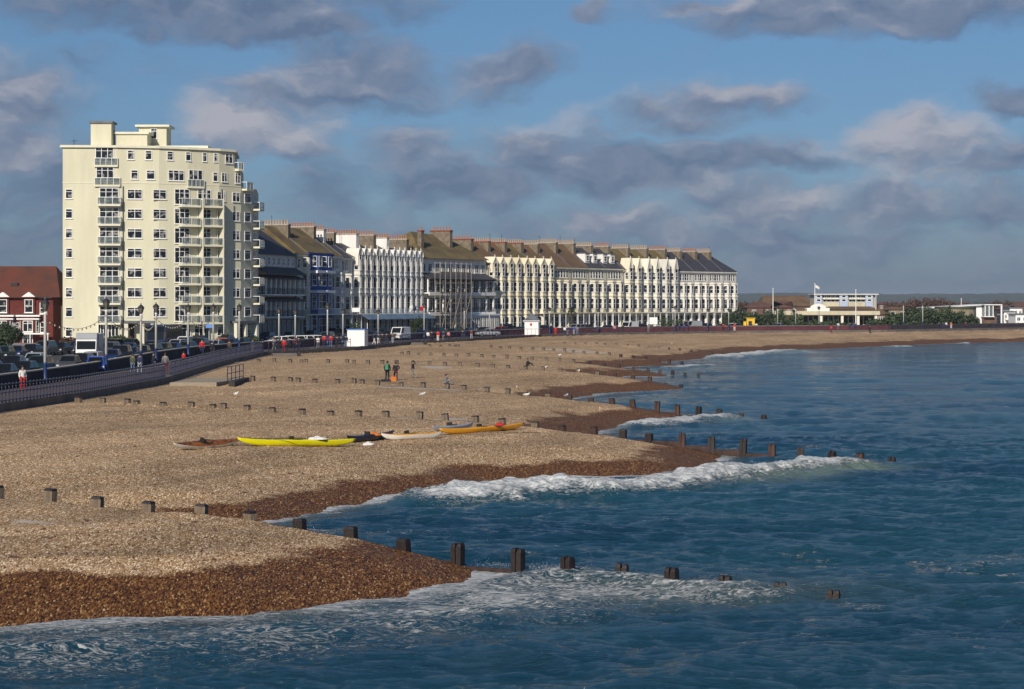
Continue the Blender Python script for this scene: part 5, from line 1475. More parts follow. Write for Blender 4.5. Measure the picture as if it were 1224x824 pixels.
# signs
def signboard(px, D, z, w, h, m, label, leg=True):
    x, y = WD(px, D); g = empty('sign_board', (x, y, 2.6), 0, label, 'sign')
    MB().box(-w/2, w/2, -0.05, 0.05, z-h/2, z+h/2).build('panel', M[m], g)
    if leg: MB().bar((-w*.35,0.08,0),(-w*.35,0.08,z+h/2),0.05).bar((w*.35,0.08,0),(w*.35,0.08,z+h/2),0.05).build('leg', M['iron'], g)
signboard(251, 255, 3.2, 1.1, 0.45, 'boardblue', 'small blue sign on posts in front of the tower')
signboard(425.5, 330, 5.0, 1.3, 0.7, 'board', 'white hanging sign above the square hut')
signboard(781, 428, 2.3, 1.7, 1.5, 'board', 'white notice board in front of the spired houses')
x, y = WD(897, 455)
g = empty('yellow_kiosk', (x, y, 2.6), 0, 'bright yellow kiosk just right of the terraces', 'kiosk')
MB().box(-0.9, 0.9, -0.8, 0.8, 0.2, 2.6).build('wall', M['yellow'], g); MB().box(-1.05, 1.05, -0.95, 0.95, 2.6, 2.75).build('roof', M['yellow'], g); MB().box(-.55, .25, -0.84, -0.8, 1.1, 2.0).build('hatch', M['dark'], g); MB().box(-1.6, -1.0, -.3, .3, 0, 1.9).build('side_bin', M['yellow'], g)

# ------------------------------------------------------------------ people
def skinned(name, verts, edges, rad, m, root=0, sub=1):
    me = bpy.data.meshes.new(name); me.from_pydata(verts, edges, [])
    o = bpy.data.objects.new(name, me); COL.objects.link(o)
    md = o.modifiers.new('s', 'SKIN'); 
    sk = me.skin_vertices[0].data if me.skin_vertices else None
    if sk is None:
        bpy.context.view_layer.objects.active = o
        bpy.context.view_layer.update(); sk = me.skin_vertices[0].data
    for i, r in enumerate(rad):
        sk[i].radius = (r, r) if isinstance(r, float) else r; sk[i].use_root = (i == root)
    md.use_smooth_shade = True
    if sub: s2 = o.modifiers.new('u', 'SUBSURF'); s2.levels = sub
    dg = bpy.context.evaluated_depsgraph_get(); dg.update()
    out = bpy.data.meshes.new_from_object(o.evaluated_get(dg)); out.name = name
    bpy.data.objects.remove(o); bpy.data.meshes.remove(me)
    out.materials.clear(); out.materials.append(m); return out
def skeleton(pose):
    # metres, facing -Y ; returns joints dict
    J = dict(pel=(0,0,.95), wst=(0,0,1.08), chs=(0,.0,1.30), nek=(0,.0,1.46), hd0=(0,-.01,1.55), hd1=(0,-.02,1.66))
    def arm(s, el, wr): 
        J['sh'+s] = (-.18 if s == 'L' else .18, 0, 1.40); J['el'+s] = el; J['wr'+s] = wr
    def leg(s, kn, an): 
        J['hp'+s] = (-.09 if s == 'L' else .09, 0, .90); J['kn'+s] = kn; J['an'+s] = an; J['to'+s] = (an[0], an[1]-.17, an[2]-.04)
    if pose == 'stand':
        arm('L', (-.25,.03,1.14), (-.24,-.05,.90)); arm('R', (.25,.03,1.14), (.24,-.05,.90)); leg('L', (-.11,-.02,.49), (-.12,.03,.08)); leg('R', (.11,-.02,.49), (.13,.03,.08))
    elif pose == 'walk':
        arm('L', (-.24,.12,1.15), (-.23,.10,.91)); arm('R', (.24,-.08,1.14), (.22,-.24,.94)); leg('L', (-.10,-.16,.50), (-.10,-.22,.09)); leg('R', (.10,.0,.48), (.10,.26,.13))
    elif pose == 'akimbo':
        arm('L', (-.36,.08,1.18), (-.20,-.10,1.02)); arm('R', (.26,.02,1.14), (.24,-.14,.95)); leg('L', (-.13,-.02,.49), (-.16,.03,.08)); leg('R', (.13,-.02,.49), (.16,.03,.08))
    elif pose == 'sit':
        for k in ('pel','wst','chs','nek','hd0','hd1'): J[k] = (J[k][0], J[k][1]+(.12 if k in ('pel','wst') else .02), J[k][2]-.80)
        J['shL'] = (-.18,.02,.60); J['shR'] = (.18,.02,.60); J['elL'] = (-.26,-.10,.40); J['elR'] = (.26,-.10,.40); J['wrL'] = (-.15,-.32,.42); J['wrR'] = (.15,-.32,.42)
        for s, x in (('L',-.10),('R',.10)): J['hp'+s] = (x,.08,.14); J['kn'+s] = (x*1.3,-.36,.40); J['an'+s] = (x*1.3,-.62,.08); J['to'+s] = (x*1.3,-.78,.05)
    return J
_pm = {}
def person_meshes(pose):
    if pose in _pm: return _pm[pose]
    J = skeleton(pose); names = []; V = []; E = []; Rd = []
    def add(n, p, r): names.append(n); V.append(p); Rd.append(float(r)); return len(V)-1
    rr = dict(pel=.125, wst=.12, chs=.15, nek=.055, hd0=.085, hd1=.088, sh=.062, el=.045, wr=.028, hp=.085, kn=.056, an=.04, to=.035)
    id = {}
    for k, p in J.items(): id[k] = add(k, p, rr.get(k, rr.get(k[:2], .05)))
    for a, b in (('pel','wst'),('wst','chs'),('chs','nek'),('nek','hd0'),('hd0','hd1')): E.append((id[a], id[b]))
    for s in 'LR':
        for a, b in (('chs','sh'),('sh','el'),('el','wr')): E.append((id[a if a == 'chs' else a+s], id[b+s]))
        E += [(id['pel'], id['hp'+s]), (id['hp'+s], id['kn'+s]), (id['kn'+s], id['an'+s]), (id['an'+s], id['to'+s])]
        # palm and five bent fingers
        w = Vector(J['wr'+s]); d = (w-Vector(J['el'+s])).normalized(); side_ = Vector((0,1,0)); side_ = (side_-d*side_.dot(d)).normalized(); cur = d.cross(side_)*(1 if s == 'L' else -1)
        pa = w+d*.075; ip = add('palm', tuple(pa), .030); E.append((id['wr'+s], ip))
        for k, (o, ln) in enumerate(((-.028,.055),(-.010,.068),(.010,.072),(.028,.06))):
            a = add('f', tuple(pa+d*.03+side_*o), .0095); b = add('f', tuple(pa+d*(.03+ln*.55)+side_*o*1.25), .009); c = add('f', tuple(pa+d*(.03+ln*.85)+side_*o*1.25+cur*.02), .0075)
            E += [(ip, a), (a, b), (b, c)]
        a = add('f', tuple(w+d*.03-side_*.038), .011); b = add('f', tuple(w+d*.075-side_*.055), .009); E += [(id['wr'+s], a), (a, b)]
    body = skinned('body', V, E, Rd, M['skin'])
    def sub(keys, edges, radii, m, nm):
        vi = {k: i for i, k in enumerate(keys)}
        return skinned(nm, [J[k] for k in keys], [(vi[a], vi[b]) for a, b in edges], [float(x) for x in radii], m)
    jk = ['wst','pel','chs','shL','shR','elL','elR','wrL','wrR']
    jacket = sub(jk, [('wst','pel'),('wst','chs'),('chs','shL'),('chs','shR'),('shL','elL'),('shR','elR'),('elL','wrL'),('elR','wrR')], [.165,.16,.19,.09,.09,.068,.068,.05,.05], M['c_black'], 'jacket')
    tk = ['pel','hpL','hpR','knL','knR','anL','anR']
    trou = sub(tk, [('pel','hpL'),('pel','hpR'),('hpL','knL'),('hpR','knR'),('knL','anL'),('knR','anR')], [.145,.11,.11,.078,.078,.062,.062], M['c_denim'], 'trousers')
    sh = []
    for s in 'LR':
        sh.append(skinned('shoe', [(J['an'+s][0],J['an'+s][1]+.03,J['an'+s][2]-.02),J['to'+s]], [(0,1)], [.055,.045], M['rubber']))
    h = J['hd1']; 
    mb = MB(); n = 12; rings = [(0.0,.125),(.045,.118),(.085,.09),(.115,.045)]
    for (dz, r) in rings:
        for i in range(n):
            t = 2*math.pi*i/n; fr = -math.sin(t) > 0.5
            mb.v.append((h[0]+r*.82*math.cos(t), h[1]+.012+r*.98*math.sin(t), h[2]+dz+(0.0 if not fr or dz > 0 else .035)-(0.10 if (math.sin(t) > -0.1 and dz == 0) else 0)))
    for k in range(3):
        for i in range(n): mb.f.append((k*n+i,k*n+(i+1)%n,(k+1)*n+(i+1)%n,(k+1)*n+i)); mb.m.append(0)
    mb.f.append(tuple(range(3*n,4*n))); mb.m.append(0)
    hair = mb.mesh('hair', M['hair'], True)
    nose = MB().poly([(h[0]-.012,h[1]-.078,h[2]-.055),(h[0]+.012,h[1]-.078,h[2]-.055),(h[0],h[1]-.078,h[2]-.01),(h[0],h[1]-.112,h[2]-.05)], [(0,1,3),(1,2,3),(2,0,3),(0,2,1)]).mesh('nose', M['skin'])
    em = MB()
    for sx in (-1, 1): em.box(h[0]+sx*.032-.011, h[0]+sx*.032+.011, h[1]-.088, h[1]-.078, h[2]-.012, h[2]+.002)
    em.box(h[0]-.022, h[0]+.022, h[1]-.086, h[1]-.076, h[2]-.085, h[2]-.077)
    eye = em.mesh('face_features', M['hair'])
    _pm[pose] = (body, jacket, trou, sh, hair, nose, eye, J); return _pm[pose]
def person(x, y, z, rz, jk, tr, label, pose='stand', s=1.0, hair='hair', pack=None, group='people on the promenade', skirt=None, hood=None):
    body, jacket, trou, sh, hr, nose, eye, J = person_meshes(pose)
    g = empty('person', (x, y, z), rz, label, 'person', group); g.scale = (s, s, s)
    b = link('body', body, g)
    def ov(nm, me, m):
        o = link(nm, me, g); o.material_slots[0].link = 'OBJECT'; o.material_slots[0].material = M[m]; return o
    ov('jacket', jacket, jk); ov('trousers', trou, tr)
    for m in sh: link('shoe', m, g)
    ov('hair', hr, hair); link('nose', nose, b); link('face_features', eye, b)
    if pack: MB().prism([(-.17,.14),(.17,.14),(.15,.36),(-.15,.36)], 1.0, 1.5, top=[(-.15,.14),(.15,.14),(.11,.30),(-.11,.30)]).build('backpack', M[pack], g)
    return g
def pp(px, D, jk, tr, label, pose='stand', rz=0, s=1.0, **k):
    x, y = WD(px, D); return person(x, y, 2.6, R(rz), jk, tr, label, pose, s, **k)
def pg(px, py, jk, tr, label, pose='stand', rz=0, s=1.0, **k):
    x, y, z = ground(px, py); return person(x, y, z-0.02, R(rz), jk, tr, label, pose, s, group='people on the shingle', **k)
pg(463, 455.5, 'c_black', 'c_black', 'person in black with a big green backpack, standing on the shingle', 'stand', 172, 1.04, pack='c_green')
pg(473, 455, 'c_black', 'c_maroon', 'thin person in dark clothes beside the green backpack', 'akimbo', 200, 0.98)
pg(493.5, 452, 'c_black', 'c_grey', 'person in a black top and grey trousers standing apart on the shingle', 'stand', 100, 0.96)
pg(533.5, 459.5, 'c_grey', 'c_grey', 'small person in grey sitting on the shingle by the groyne stubs', 'sit', 60, 0.98)
pg(631, 437.5, 'c_black', 'c_black', 'person in black sitting alone on the upper beach', 'sit', 80, 1.0)
pp(27, 140.5, 'c_white', 'c_red', 'person in a white top and red trousers behind the nearest railing', 'stand', 40, 1.0, hair='hair')
pp(158.5, 174.5, 'c_olive', 'c_denim', 'person in an olive jacket and jeans, left of a pair near the lorry', 'walk', 170, 1.0)
pp(167, 174, 'c_navy', 'c_lightdenim', 'person in a navy jacket and pale jeans, right of a pair near the lorry', 'walk', 175, 1.02)
pp(183.5, 181, 'c_black', 'c_navy', 'person in black leaning by the railing left of the ramp gap', 'stand', 120, 1.0)
pp(197.5, 173.5, 'c_grey', 'c_maroon', 'person in a grey coat and maroon trousers at the ramp gap', 'stand', 200, 1.05)
pp(219.5, 196, 'c_red', 'c_black', 'child in a red coat behind the blue railing', 'stand', 150, 0.8)
pp(241.5, 235, 'c_red', 'c_navy', 'broad person in a red jacket in front of the balcony pair', 'stand', 10, 1.08)
pp(253.5, 232, 'c_black', 'c_black', 'person in black beside the red jacket', 'stand', 170, 1.0)
pp(274, 238, 'c_brown', 'c_black', 'person in a brown coat near the orange hatchback', 'walk', 180, 1.0)
pp(302, 246, 'c_navy', 'c_grey', 'person in navy at the right corner of the tower', 'walk', 190, 1.0)
L1 = [(327.5,257,'c_grey','c_grey','person in grey, left edge of the group by the beach steps','walk',150,1),
 (332.5,255,'c_black','c_black','person in black behind the beach steps','stand',170,1.0),
 (339.5,248,'c_red','c_maroon','person in a long red coat at the beach steps','stand',190,1.0),
 (344.5,257,'c_navy','c_black','person in navy right of the long red coat','stand',160,1),
 (352,260,'c_maroon','c_black','person in a maroon top before the white lamp post','walk',200,0.95),
 (357,262,'c_black','c_navy','person in black between the maroon top and the kiosk railing','stand',180,1),
 (380,268,'c_white','c_grey','person in a pale coat left of two red coats','walk',170,0.98),
 (387.5,274,'c_red','c_navy','person in a red coat, left of the matching pair','stand',180,1.05),
 (395.5,274,'c_red','c_denim','person in a red coat, right of the matching pair','stand',185,1.05),
 (403,272,'c_black','c_black','person in black right of the two red coats','stand',160,1),
 (408,273,'c_navy','c_denim','person in navy carrying nothing, left of the square hut','walk',190,1),
 (413.5,276,'c_black','c_lightdenim','person in black and pale jeans touching the square hut','stand',200,1),
 (447,292,'c_black','c_white','person in a black top and white trousers right of the square hut','walk',90,1),
 (452.5,295,'c_navy','c_white','person in navy with a pale trouser leg right of the hut','stand',170,1.02),
 (457,292,'c_black','c_black','tall person in black, third right of the square hut','stand',180,1.05),
 (462,296,'c_black','c_navy','person in black and navy, fourth right of the square hut','stand',150,1),
 (469.5,300,'c_brown','c_lightdenim','person in a brown jacket and pale jeans left of the camper van','walk',190,1),
 (511.5,316,'c_white','c_navy','person in a white jacket below the scaffolding','walk',170,1),
 (516,318,'c_black','c_black','person in black below the scaffolding','stand',180,1),
 (523.5,318,'c_red','c_white','person in a red jacket and white trousers below the scaffolding','walk',180,1.02),
 (530,322,'c_navy','c_grey','person in navy right of the red jacket below the scaffolding','walk',200,1),
 (536,322,'c_pink','c_black','person in a pink top under the glazed hotel porch','walk',180,0.95),
 (553,332,'c_black','c_navy','person in black before the glazed hotel porch','stand',180,1),
 (563.5,336,'c_maroon','c_lightdenim','person in maroon and pale jeans before the hotel corner','walk',170,1),
 (664,378,'c_red','c_red','person dressed in red, just right of the roofed hut','stand',180,1.0),
 (675,380,'c_white','c_navy','person in white, left of the palm','walk',170,1),
 (678.5,380,'c_navy','c_denim','person in navy, under the palm','walk',190,1),
 (686,384,'c_blue','c_lightdenim','person in a blue jacket right of the palm','walk',180,1),
 (690,384,'c_grey','c_denim','person in grey right of the blue jacket','stand',180,1),
 (709,392,'c_navy','c_black','person in navy before the slate dormer houses','walk',100,1),
 (715.5,393,'c_blue','c_black','person in blue before the slate dormer houses','walk',260,1),
 (734.5,402,'c_pink','c_navy','person in pink before the left spired house','walk',180,1),
 (744.5,404,'c_black','c_navy','person in black before the left spired house','stand',180,1.05),
 (775,412,'c_grey','c_grey','person in grey near the white notice board','walk',180,1),
 (812,424,'c_navy','c_navy','person in navy, left of a trio below the slate terrace','stand',180,1),
 (817.5,425,'c_blue','c_navy','person in blue, middle of a trio below the slate terrace','stand',180,1),
 (823,425,'c_navy','c_black','person in navy and black, right of a trio below the slate terrace','walk',180,1),
 (864.5,436,'c_red','c_black','person in red left of the terrace end','walk',180,1),
 (878,432,'c_red','c_white','person in red with white trousers at the terrace end','stand',180,1.0),
 (898,446,'c_black','c_navy','person in black below the yellow kiosk','walk',180,1),
 (904,447,'c_white','c_lightdenim','person in pale clothes right of the yellow kiosk','walk',180,1),
 (1002,452,'c_white','c_grey','person in white before the pavilion','walk',180,1),
 (1016,452,'c_navy','c_navy','person in navy by the tall flagpole','stand',180,1.0),
 (1022,452,'c_blue','c_navy','person in blue at the foot of the tall flagpole','stand',180,1.05),
 (1127,470,'c_navy','c_navy','person in navy in front of the hedge','walk',180,1),
 (1131,470,'c_white','c_navy','person in white in front of the hedge','walk',180,1),
 (1137,470,'c_orange','c_white','person in an orange top in front of the hedge','stand',180,1),
 (1154,474,'c_maroon','c_black','person in maroon right of the orange top','walk',180,1)]
for px, D, a, b, lab, ps, rz, s in L1: pp(px, D, a, b, lab, ps, rz, s)
pg(993.5, 398.5, 'c_red', 'c_maroon', 'person in red standing at the top of the far beach', 'stand', 180, 1.0)
pg(1040, 399, 'c_black', 'c_black', 'person in black at the top of the far beach', 'walk', 180, 1.05)

# things lying by the people
x, y, z = ground(470, 455.5)
g = empty('orange_bag', (x, y, z), 0, 'orange bag on the shingle at the feet of the standing pair', 'bag')
MB().prism([(-.28,-.15),(.28,-.15),(.28,.15),(-.28,.15)], -.03, .38, top=[(-.2,-.1),(.22,-.1),(.2,.1),(-.2,.1)]).build('sack', M['c_orange'], g); MB().bar((-.12,0,.36),(0,0,.52),.015).bar((0,0,.52),(.12,0,.36),.015).build('handle', M['c_orange'], g)
x, y, z = ground(461, 456.5)
g = empty('black_bag', (x, y, z), 0.2, 'long black bag lying left of the green backpack person', 'bag')
MB().prism([(-.55,-.15),(.5,-.18),(.55,.15),(-.5,.18)], -.03, .22, top=[(-.45,-.08),(.4,-.1),(.45,.08),(-.4,.1)]).build('sack', M['c_black'], g); MB().bar((-.2,0,.2),(0,0,.3),.015).bar((0,0,.3),(.2,0,.2),.015).build('handle', M['c_black'], g)

# ------------------------------------------------------------------ kayaks
def kayak(pxa, pya, pxb, pyb, hull, deck, label, roll=0.0, beam=0.58, zr=0.30, cock=True, extra=None, lift=0.0, Lmin=0):
    a = Vector(ground(pxa, pya)); b = Vector(ground(pxb, pyb))
    L_ = max((b-a).length, Lmin); c = (a+b)/2
    d = (b-a); rz = math.atan2(d.y, d.x); pitch = -math.atan2(d.z, math.hypot(d.x, d.y))
    g = empty('kayak', (c.x, c.y, (a.z+b.z)/2+lift), 0, label, 'kayak', 'sea kayaks drawn up on the shingle')
    g.rotation_euler = (roll, pitch, rz)
    N_ = 30
    def sec(u):
        w = beam/2*max(0.0, 1-abs(u)**1.75)+0.010
        sheer = 0.24+0.17*abs(u)**2.6+0.03*math.exp(-u*u*12); keel = (sheer-0.06)*abs(u)**5
        return w, keel, sheer
    hb, db = MB(), MB()
    nh = 7; hv = []; dv = []
    for i in range(N_+1):
        u = -1+2*i/N_; w, k, s = sec(u); x = u*L_/2
        k = min(k, s-0.05)
        hv += [(x, -w*math.cos(math.pi*j/(nh-1)) if True else 0, s-(s-k)*math.sin(math.pi*j/(nh-1))**0.7) for j in range(nh)]
        cr = 0.07*(1-u*u)+0.02
        dv += [(x, -w*math.cos(math.pi*j/(nh-1)), s+0.003+cr*math.sin(math.pi*j/(nh-1))) for j in range(nh)]
    fs = [(i*nh+j, i*nh+j+1, (i+1)*nh+j+1, (i+1)*nh+j) for i in range(N_) for j in range(nh-1)]
    ends = [tuple(range(nh)), tuple(range(N_*nh, N_*nh+nh))]
    hb.poly(hv, fs+ends); h = hb.build('hull', M[hull], g, True)
    db.poly(dv, fs+ends); dk = db.build('deck', M[deck], g, True)
    if cock:
        mb = MB(); pts = [(0.42*math.cos(t)-0.1, 0.20*math.sin(t), 0.35) for t in [2*math.pi*k/14 for k in range(14)]]
        for p, q in zip(pts, pts[1:]+pts[:1]): mb.bar(p, q, 0.03, 5)
        cm = mb.build('cockpit_rim', M['rubber'], g)
        MB().poly([(p[0],p[1],0.345) for p in pts]+[(p[0],p[1],0.33) for p in pts], [tuple(range(14)), tuple(range(14,28))]).build('cockpit', M['rubber'], cm)
        MB().box(-0.42, -0.30, -0.15, 0.15, 0.34, 0.52).build('seat_back', M['rubber'], g)
    for x in (-L_*0.26, L_*0.27): MB().lathe([(0.12,0.29),(0.13,0.335),(0.02,0.35)], 10, (x, 0)).build('hatch_cover', M['rubber'], g)
    mb = MB()
    for s in (-1, 1):
        mb.bar((0.5,-.16*s,.32),(1.3,.13*s,.31),0.009,4); mb.bar((-1.4,-.13*s,.31),(-0.7,.16*s,.32),0.009,4)
    mb.build('deck_cord', M['rubber'], g)
    return g
kayak(205, 538.5, 285.5, 532.5, 'k_white', 'k_brown', 'short weathered kayak with brown and orange deck, leftmost on the beach', roll=R(24), cock=True)
kayak(284, 533.5, 425, 534, 'k_yellow', 'k_yellow', 'long bright yellow kayak lying on the shingle', roll=R(-3), zr=0.34)
kayak(414, 530.5, 470.5, 523.5, 'k_navy', 'k_navy', 'dark navy kayak between the yellow and the white one', roll=R(4))
kayak(456, 527.5, 529, 524.5, 'k_white', 'k_orange', 'white hulled kayak right of the navy one', roll=R(-5), zr=0.32)
kayak(526, 521.5, 627.5, 513.5, 'k_orange', 'k_orange', 'long orange kayak, rightmost on the beach', roll=R(-6), zr=0.36)
kayak(517, 518, 566, 513, 'k_grey', 'k_grey', 'pale grey kayak lying behind the orange one', roll=R(-4))
def gear(px, py, dz, kind, m, label, rz=0.0, s=1.0):
    x, y, z = ground(px, py)
    if kind == 'cover':
        g = empty('spray_cover', (x, y, z+dz), rz, label, 'cover')
        g.scale = (1.5, .8, .75); MB().lathe([(0.27*s,0),(0.25*s,0.08),(0.21*s,0.15),(0.09*s,0.19),(0.04*s,0.26)], 7).build('cloth', M[m], g); MB().lathe([(0.28*s,-0.02),(0.28*s,0.012)], 10).build('hem', M['rubber'], g)
    elif kind == 'paddle':
        g = empty('paddle', (x, y, z+dz), rz, label, 'paddle')
        MB().bar((-1.0,0,0.02),(1.0,0,0.05),0.016,6).build('shaft', M['rubber'], g)
        for t in (-1, 1):
            MB().prism([(t*1.0,-.03),(t*1.2,-.10),(t*1.45,-.09),(t*1.5,0),(t*1.45,.09),(t*1.2,.10),(t*1.0,.03)][::t], 0.02, 0.045).build('blade', M[m], g)
    elif kind == 'seat':
        g = empty('seat_pad', (x, y, z+dz), rz, label, 'seat')
        MB().extr([(-.30*s,0),(.30*s,.0),(.42*s,.28*s),(.34*s,.30*s),(.22*s,.10*s),(-.26*s,.08*s)], 'y', -.2, .2).build('shell', M[m], g); MB().box(-.2, .2, -.21, .21, .075*s, .1*s).build('strap', M['rubber'], g)
    return g
gear(379, 533.5, 0.33, 'cover', 'c_white', 'white cover on the deck of the yellow kayak', 0, 1.3)
gear(446, 527, 0.28, 'cover', 'c_orange', 'rusty orange spray cover on the navy kayak', 0, 1.1)
gear(597, 516, 0.34, 'cover', 'c_red', 'red spray cover on the orange kayak', 0, 0.75)
gear(440, 532.5, 0.0, 'cover', 'c_white', 'small white cover lying in front of the navy kayak', 0.1, 0.8)
gear(330, 533.5, 0.36, 'paddle', 'rubber', 'black paddle resting on the yellow kayak', 0.05)
gear(615, 519, 0.03, 'paddle', 'rubber', 'black paddle lying on the shingle below the orange kayak', 0.0)

for px, D, kd, lab in [(331,281,'hatch','white hatchback below the thick lamp post by the shaded hotel'),(347,284,'estate','white estate car between the lamp posts by the shaded hotel'),(361,288,'hatch','white hatchback right of the shaded hotel lamp posts'),(376,292,'saloon','white saloon just left of the two red coats')]:
    x, y = WD(px, D); car(kd, 'white', x, y, R(-75+px%7*4), lab, 'car')
# ------------------------------------------------------------------ gulls
def gull(px, py, label, rz, s=1.3):
    x, y, z = ground(px, py)
    g = empty('gull', (x, y, z), rz, label, 'gull', 'gulls on the beach'); g.scale = (s, s, s)
    body = skinned('body', [(0,.02,.19),(0,-.10,.21),(0,-.16,.27),(0,-.18,.31),(0,.14,.18),(0,.25,.17)], [(0,1),(1,2),(2,3),(0,4),(4,5)], [.075,.06,.03,.036,.05,.015], M['feather']) if 'gull' not in _pm else _pm['gull']
    _pm['gull'] = body
    b = link('body', body, g)
    for t in (-1, 1):
        MB().poly([(t*.06,-.08,.23),(t*.085,.05,.21),(t*.04,.27,.19),(t*.015,.1,.265)], [(0,1,2,3)]).poly([(t*.05,-.08,.22),(t*.075,.05,.20),(t*.03,.27,.18),(t*.005,.1,.255)], [(3,2,1,0)]).build('wing', M['featherg'], g)
        MB().bar((t*.025,0,.13),(t*.03,0,0),.006,5).build('leg', M['k_orange'], g)
    MB().bar((0,-.205,.31),(0,-.26,.30),.012,5,.003).build('beak', M['k_yellow'], g)
for px, py, lab, rz in [(669,426.5,'white gull on the upper beach above the fifth groyne line',1),(652,441.5,'white gull standing in the middle of the shingle',2),(692,446,'gull at the edge of the brown wet shingle',0.4),
    (677,476,'gull beside the water behind the third groyne',2.5),(618,466,'gull right of the sitting person, near the third groyne',0),(629.5,475.5,'gull on the shingle spit left of the third groyne water',1.4),(505,475,'lone gull below the standing people',2),(282,475,'gull on the bare shingle left of centre',0.8),
    (803,412.5,'gull on the far beach below the slate terrace',0)]:
    gull(px, py, lab, rz)

# ------------------------------------------------------------------ trees, hedges
_lt = {}
def leafball(n, seed, sz, shape):
    rng = random.Random(seed); mb = MB()
    blobs = shape
    for i in range(n):
        c, r = blobs[rng.randrange(len(blobs))]
        v = Vector((rng.gauss(0,1), rng.gauss(0,1), rng.gauss(0,1))).normalized()*(rng.random()**0.4)
        p = Vector(c)+Vector((v.x*r[0], v.y*r[1], v.z*r[2]))
        a = Vector((rng.gauss(0,1), rng.gauss(0,1), rng.gauss(0,1))).normalized(); b = a.orthogonal().normalized()*sz*rng.uniform(.6,1.3); c2 = a.cross(b).normalized()*sz*rng.uniform(.4,1.0)
        mb.poly([p-b-c2*.3, p+c2, p+b*1.1, p-c2], [(0,1,2,3)])
    return mb
def bush(x, y, z, w, d, h, label, m='leaf2', n=900, sz=0.16, name='bush', cat='bush', group=None, seed=None, trunk=0.0):
    seed = seed or int(x*13+y*7) & 0xffff; rng = random.Random(seed)
    g = empty(name, (x, y, z), 0, label, cat, group)
    bl = []
    k = max(3, int(w/1.1))
    for i in range(k):
        t = (i+.5)/k-.5; hh = h*rng.uniform(.62,1.0)
        bl.append(((t*w*.9, rng.uniform(-.2,.2)*d, trunk+hh*.5), (w/k*rng.uniform(.6,.95), d*.5, hh*.5)))
    leafball(n, seed, sz, bl).build('crown' if trunk else 'foliage', M[m], g)
    mb = MB()
    for i in range(max(1, k//3) if not trunk else 1):
        xx = 0 if trunk else (i+.5)/max(1, k//3)*w-w/2
        mb.bar((xx,0,-.1),(xx+.1,0,trunk+h*.45),.16 if trunk else .07,6,.05)
        if trunk:
            for q in range(5):
                t = q*1.256; mb.bar((xx,0,trunk*.9),(xx+math.cos(t)*w*.3,math.sin(t)*d*.3,trunk+h*.5),.07,5,.03)
    mb.build('trunk' if trunk else 'stem', M['bark'], g)
    return g
def bp_(px, D, w, d, h, label, **k):
    x, y = WD(px, D); return bush(x, y, 2.55, w, d, h, label, **k)
bp_(6, 262, 4.2, 3, 3.4, 'dark evergreen tree at the left edge before the brick house', m='leaf', n=2600, name='tree', cat='tree', trunk=1.0)
bp_(-4, 255, 3.5, 3, 2.8, 'dark evergreen bush cut by the left edge of the photo', m='leaf', n=1500)
bp_(84, 289, 3.0, 1.2, 1.5, 'russet hedge between the tower and the lorry', m='leafr', n=700)
bp_(135, 290, 3.6, 1.2, 1.7, 'green and brown planting below the left tower balconies', m='leaf2', n=900)
bp_(149, 290, 2.4, 1.2, 1.6, 'russet bush left of the tower doorway', m='leafr', n=600)
bp_(300, 300, 2.2, 1.2, 1.4, 'small dark bush at the right corner of the tower', m='leaf', n=500)
bp_(420, 352, 3.2, 2, 2.9, 'bright green bush behind the square white hut', m='leaf2', n=900)
bp_(497, 378, 2.4, 2, 4.0, 'dark tall bush left of the scaffolding', m='leaf', n=1100)
bp_(540, 385, 7.0, 1.5, 1.8, 'low hedge before the glazed hotel porch', m='leaf', n=1100)
bp_(803, 462, 6.0, 2.5, 3.4, 'dark green bush before the last spired house', m='leaf2', n=1300)
bp_(868, 474, 4, 2, 2.8, 'dark green bush before the corner house', m='leaf', n=700)
def palm(px, D, h, label):
    x, y = WD(px, D); g = empty('palm_tree', (x, y, 2.6), 0, label, 'palm tree')
    MB().lathe([(0.22,0),(0.15,h*.4),(0.12,h)], 8).build('trunk', M['bark'], g)
    rng = random.Random(int(px)); mb = MB()
    for i in range(70):
        t = rng.uniform(0, 6.28); e = rng.uniform(-.7, 1.3); L_ = rng.uniform(1.1, 1.7)
        d = Vector((math.cos(t)*math.cos(e), math.sin(t)*math.cos(e), math.sin(e))); b = Vector((0,0,h)); m1 = b+d*L_*.6; e1 = b+d*L_-Vector((0,0,.45))
        s = d.cross(Vector((0,0,1))).normalized()*.09
        mb.poly([b-s*.4, b+s*.4, m1+s, m1-s, e1], [(0,1,2,3),(3,2,4)])
    mb.build('crown', M['leaf2'], g)
palm(683, 425, 4.6, 'cabbage palm in front of the plain cream houses')
palm(935, 492, 3.6, 'small palm left of the pavilion'); palm(949, 494, 3.6, 'small palm before the left wing of the pavilion')

